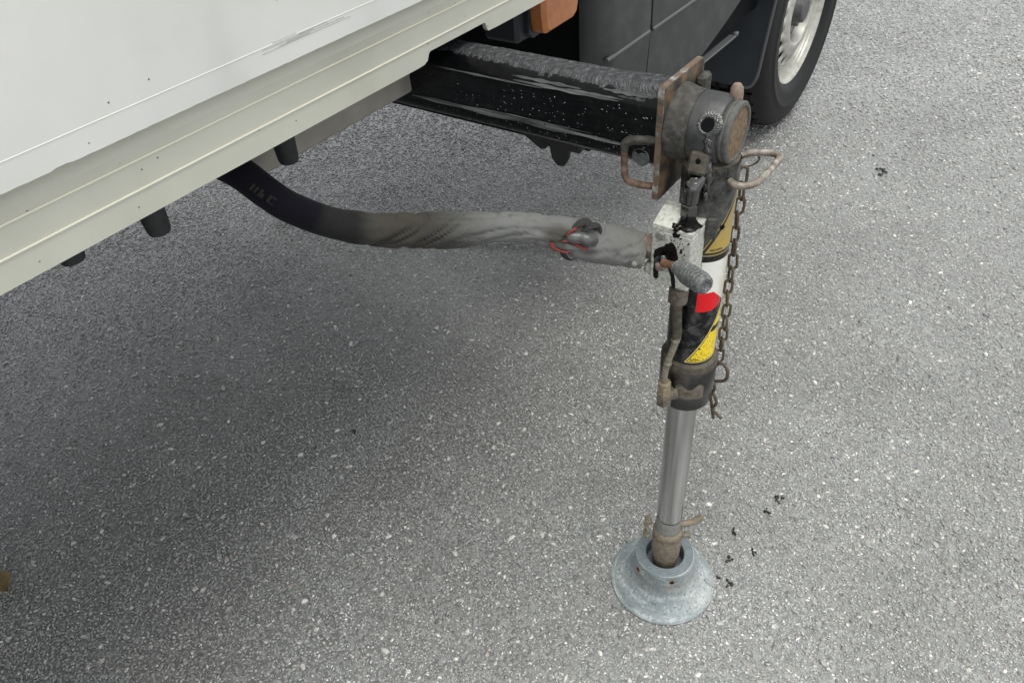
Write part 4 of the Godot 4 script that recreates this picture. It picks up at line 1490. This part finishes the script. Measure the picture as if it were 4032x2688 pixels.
		for k in sp.size():
			var c: Vector3 = sp[k]
			var v := float(k) / (sp.size() - 1)
			var up: Vector3 = (c - pts[clampi(int(lerpf(q[0][0], q[3][0], v) * (m - 1)), 0, m - 1)]).normalized()
			var wd: float = q[4] * 1.7 * pow(sin(PI * clampf(v, .03, .97)), .6) * (1.0 + .3 * n1.get_noise_2d(v * 90.0, q[4] * 9000.0))
			var cross: Vector3 = (sp[mini(k + 1, sp.size() - 1)] - sp[maxi(k - 1, 0)]).normalized().cross(up).normalized()
			var row := []
			for w in 7:
				var y := (w - 3) / 3.0
				row.append(c + cross * wd * y + up * (wd * .22 * (1.0 - y * y) + .0006 * n1.get_noise_2d(v * 140.0, y * 50.0 + k)))
			for w in range(6, -1, -1):
				var y := (w - 3) / 3.0
				row.append(c + cross * wd * y * .96 + up * (wd * .22 * (1.0 - y * y) - .0009))
			if k > 0:
				for w in 14:
					quad(st, prev[w], prev[(w + 1) % 14], row[(w + 1) % 14], row[w])
			prev = row
		obj("cloth_tongue", st, mat("tongue", [[0.0, lin(.012, .0125, .0125)], [1.0, lin(.05, .05, .048)]], .95, 0, .03, .04, 103, .03), sleeve)
	for q in [[[.756, .42], [.763, .62], [.775, .78], [.790, .82]], [[.752, .34], [.758, .58], [.770, .72], [.786, .74], [.794, .60]], [[.792, -.72], [.784, -.50], [.781, -.22], [.788, .05], [.802, .20], [.822, .24]], [[.800, -.80], [.789, -.60], [.785, -.30], [.791, -.02], [.803, .12]], [[.774, .22], [.790, .20], [.806, .24], [.828, .20]]]:
		st = begin()
		var line3 := []
		for k in q:
			line3.append(at.call(k[0], k[1], .0022))
		tube(st, spline(line3, 5), .0012, 7)
		obj("red_cord", st, M["red_cord"], t)
	# tie stud near the end
	st = begin()
	lump(st, at.call(.962, .55, .001), Vector3(.0036, .0036, .0036), .05, 8)
	obj("tie_stud", st, M["bolt_grey"], sleeve)
	# faded red print near the top of the black part
	for q in [[.192, .205, 5.95, 6.25], [.192, .199, 5.75, 5.95], [.216, .222, 5.75, 6.25], [.222, .236, 6.16, 6.25], [.222, .236, 5.75, 5.84], [.172, .178, 5.8, 6.25], [.182, .187, 5.8, 6.25]]:
		st = begin(-1)
		for i in 6:
			for j in 6:
				var pp := func(a: int, b: int) -> Vector3:
					var s: float = lerpf(q[0], q[1], a / 6.0) * (m - 1)
					var i0 := int(s)
					var an: float = lerpf(q[2], q[3], b / 6.0) / TAU * n
					var k0 := int(an)
					var A: Vector3 = rings[i0][k0].lerp(rings[i0 + 1][k0], s - i0)
					var B: Vector3 = rings[i0][k0 + 1].lerp(rings[i0 + 1][k0 + 1], s - i0)
					var p := A.lerp(B, an - k0)
					return p + (p - (pts[i0] as Vector3).lerp(pts[i0 + 1], s - i0)).normalized() * .0003
				quad(st, pp.call(i, j), pp.call(i + 1, j), pp.call(i + 1, j + 1), pp.call(i, j + 1))
		obj("faded_print", st, mat("faded_print", [lin(.013, .009, .0085)], .9), sleeve)

# ------------------------------------------------------------------ pin, chain, small things
func build_pin() -> void:
	var t := thing("locking_pin", "rusty locking pin with bent wire handle, pushed up through the boss of the support leg", "pin", Vector3(-.234, .77, -.68))
	var st := begin()
	lathe(st, [Vector2(.0001, .757), Vector2(.0056, .7575), Vector2(.0062, .760), Vector2(.0061, .8420), Vector2(.0064, .8490), Vector2(.0058, .8550), Vector2(.0036, .8585), Vector2(.0001, .8595)], 28, Transform3D(Basis(Vector3(0, 0, 1), .05), Vector3(-.195, 0, -.6785)), .01)
	obj("pin_shaft", st, M["pink_rod"], t)
	st = begin()
	tube(st, spline([Vector3(-.2350, .7740, -.6990), Vector3(-.2335, .7720, -.7050), Vector3(-.2270, .7705, -.7190), Vector3(-.2150, .7700, -.7265), Vector3(-.2040, .7700, -.7275), Vector3(-.1985, .7700, -.7230), Vector3(-.1980, .7700, -.7130), Vector3(-.1980, .7700, -.6860), Vector3(-.2000, .7700, -.6640), Vector3(-.2070, .7700, -.6520), Vector3(-.2160, .7700, -.6490), Vector3(-.2255, .7700, -.6550), Vector3(-.2310, .7705, -.6650), Vector3(-.2360, .7710, -.6760)], 6), .0037, 14)
	obj("wire_handle", st, M["pin_metal"], t)
	# chain from the handle down to the spring clip
	var c := thing("safety_chain", "thin brown rusty chain with split ring, hanging from the pin handle beside the cylinder", "chain", Vector3(-.226, .63, -.70))
	st = begin()
	var ring := []
	var rc := Vector3(-.2235, .7705, -.7010)
	var ru := Vector3(.783, 0, -.621)
	var rv := Vector3(.30, .86, .40).normalized()
	for k in 40:
		var a := TAU * k / 40
		ring.append(rc + ru * cos(a) * .0108 + rv * sin(a) * .0112)
	tube(st, ring, .0010, 8, true)
	obj("split_ring", st, M["chain"], c)
	var top := Vector3(-.2270, .7620, -.7000)
	var bot := Vector3(-.2212, .4920, -.7000)
	var count := 15
	var pitch := top.distance_to(bot) / count
	var dn := (bot - top).normalized()
	var link_mesh: ArrayMesh
	st = begin()
	var loop := []
	var wire := .0016
	var hl := pitch / 2 + wire * .75
	var hwid := .0046
	for k in 24:
		var a := TAU * k / 24
		var y := sin(a) * hwid + (hl - hwid) * signf(sin(a)) * (1.0 if absf(sin(a)) > .001 else 0.0)
		loop.append(Vector3(cos(a) * hwid, y, 0))
	tube(st, loop, wire, 9, true)
	link_mesh = done(st)
	for k in count:
		var o := MeshInstance3D.new()
		o.name = "chain_link"
		o.mesh = link_mesh
		o.material_override = M["chain"]
		var twist := .65 + (PI / 2 if k % 2 == 1 else 0.0) + .18 * sin(k * 1.9)
		var b := Basis(Vector3.UP, twist)
		var tilt := Basis(Vector3(0, 0, 1), .03 + .05 * sin(k * 2.3))
		var p := top + dn * pitch * (k + .5) + Vector3(.0008 * sin(k * 1.3), 0, .0006 * cos(k * 1.7))
		o.transform = Transform3D(tilt * b, p - c.position)
		c.add_child(o, true)
	# spring clip on the chain's end
	var h := thing("spring_clip", "dark bent wire spring clip hanging open at the lower end of the chain", "clip", Vector3(-.216, .45, -.695))
	st = begin()
	tube(st, spline([Vector3(-.2160, .3950, -.6930), Vector3(-.2210, .4180, -.6930), Vector3(-.2262, .4430, -.6930), Vector3(-.2255, .4560, -.6935), Vector3(-.2190, .4620, -.6940), Vector3(-.2110, .4660, -.6945), Vector3(-.2070, .4730, -.6945), Vector3(-.2072, .4830, -.6945), Vector3(-.2110, .4910, -.6945), Vector3(-.2175, .4940, -.6945), Vector3(-.2225, .4895, -.6940)], 6), .0022, 10)
	obj("clip_arm", st, M["chain"], h)
	st = begin()
	tube(st, spline([Vector3(-.2225, .4895, -.6940), Vector3(-.2250, .4800, -.6925), Vector3(-.2235, .4640, -.6905), Vector3(-.2190, .4540, -.6900), Vector3(-.2205, .4440, -.6900), Vector3(-.2160, .4350, -.6900), Vector3(-.2140, .4270, -.6900), Vector3(-.2180, .4150, -.6900), Vector3(-.2120, .4090, -.6900), Vector3(-.2035, .4035, -.6900)], 6), .0022, 10)
	obj("clip_arm", st, M["chain"], h)
	# tar crumbs near the foot
	for q in [[-.187, -.816, 1.0, "black tar crumb on the asphalt right of the foot's clip rod", 1], [-.145, -.925, 1.1, "black tar crumb farthest from the round foot, uppermost of the group", 1], [-.152, -.893, .8, "black tar crumb just below the uppermost one, far right of the foot", 1], [-.142, -.797, .75, "lone black tar crumb halfway between the uppermost crumbs and the foot's rim", 1], [-.171, -.761, .8, "black tar crumb right of the foot, above the pair beside its grey patch", 1], [-.155, -.719, .95, "larger black tar crumb beside the grey patch on the foot's rim", 1], [-.174, -.718, .55, "tiniest black tar crumb, close to the right rim of the round foot", 1], [-.948, -.633, .9, "lone black tar crumb in the shade under the truck", 0], [-.31, -2.23, 2.6, "dark oily spot on the road beside the front wheel", 0]]:
		st = begin()
		for k in 5:
			var rr: float = q[2] * rng.randf_range(.0015, .0033)
			lump(st, Vector3(q[0] + rng.randf_range(-.006, .006) * q[2], .0015, q[1] + rng.randf_range(-.008, .008) * q[2]), Vector3(rr, .0016 + rr * .15, rr * rng.randf_range(.6, 1.3)), .2, 6)
		var o := obj("tar_crumb", st, M["tar"])
		o.set_meta("label", q[3])
		o.set_meta("category", "tar spot")
		if q[4] == 1:
			o.set_meta("group", "tar crumbs beside the foot")
	# fallen leaf at the left
	st = begin(1)
	var lf := func(i: int, j: int) -> Vector3:
		var s := i / 14.0
		var wd := .019 * pow(sin(PI * clampf(s * .96 + .02, 0, 1)), .8)
		var v := (j - 4) / 4.0
		var p := Vector3(-1.262 + s * .052 + .002 * sin(v * 3.0), .006 + .005 * sin(s * 3.0) + .006 * v * v, -.024 + v * wd + .004 * s)
		return p
	for i in 14:
		for j in 8:
			quad(st, lf.call(i, j), lf.call(i, j + 1), lf.call(i + 1, j + 1), lf.call(i + 1, j))
	var leaf := obj("fallen_leaf", st, M["leaf"])
	leaf.set_meta("label", "dry yellow-brown leaf lying on the asphalt at the left edge")
	leaf.set_meta("category", "leaf")

# ------------------------------------------------------------------
func _ready() -> void:
	rng.seed = 20240611
	# camera: phone held at chest height, looking down and forward along the truck
	var yaw := .67051
	var pitch := .713343
	var roll := .091665
	var fwd := Vector3(-sin(yaw) * cos(pitch), -sin(pitch), -cos(yaw) * cos(pitch))
	var right := Vector3(cos(yaw), 0, -sin(yaw))
	var down := fwd.cross(right)
	var r2 := right * cos(roll) + down * sin(roll)
	var d2 := down * cos(roll) - right * sin(roll)
	var cam := Camera3D.new()
	cam.name = "camera"
	cam.transform = Transform3D(Basis(r2, -d2, -fwd), Vector3(0, 1.15, 0))
	cam.fov = 49.23
	cam.near = .02
	cam.far = 400
	add_child(cam)
	cam.current = true
	# sky: bright even overcast
	var env := Environment.new()
	env.background_mode = Environment.BG_SKY
	var sky := Sky.new()
	var ps := ProceduralSkyMaterial.new()
	ps.sky_top_color = Color(.80, .81, .82)
	ps.sky_horizon_color = Color(.95, .965, .98)
	ps.sky_curve = .3
	ps.ground_bottom_color = Color(.40, .40, .39)
	ps.ground_horizon_color = Color(.62, .63, .63)
	ps.sun_angle_max = 0
	ps.energy_multiplier = .85
	sky.sky_material = ps
	env.sky = sky
	env.ambient_light_source = Environment.AMBIENT_SOURCE_SKY
	env.tonemap_mode = Environment.TONE_MAPPER_LINEAR
	env.tonemap_exposure = 1.88
	env.sdfgi_enabled = true
	env.ssao_enabled = true
	env.ssil_enabled = true
	var we := WorldEnvironment.new()
	we.name = "environment"
	we.environment = env
	add_child(we)
	var sun := DirectionalLight3D.new()
	sun.name = "sun"
	sun.light_color = Color(1.0, 1.0, .98)
	sun.light_energy = .5
	sun.light_angular_distance = 40.0
	sun.shadow_enabled = true
	sun.look_at_from_position(Vector3(.55, 3.0, .25), Vector3.ZERO)
	add_child(sun)
	make_materials()
	build_ground()
	build_truck()
	build_leg()
	build_hose()
	build_pin()
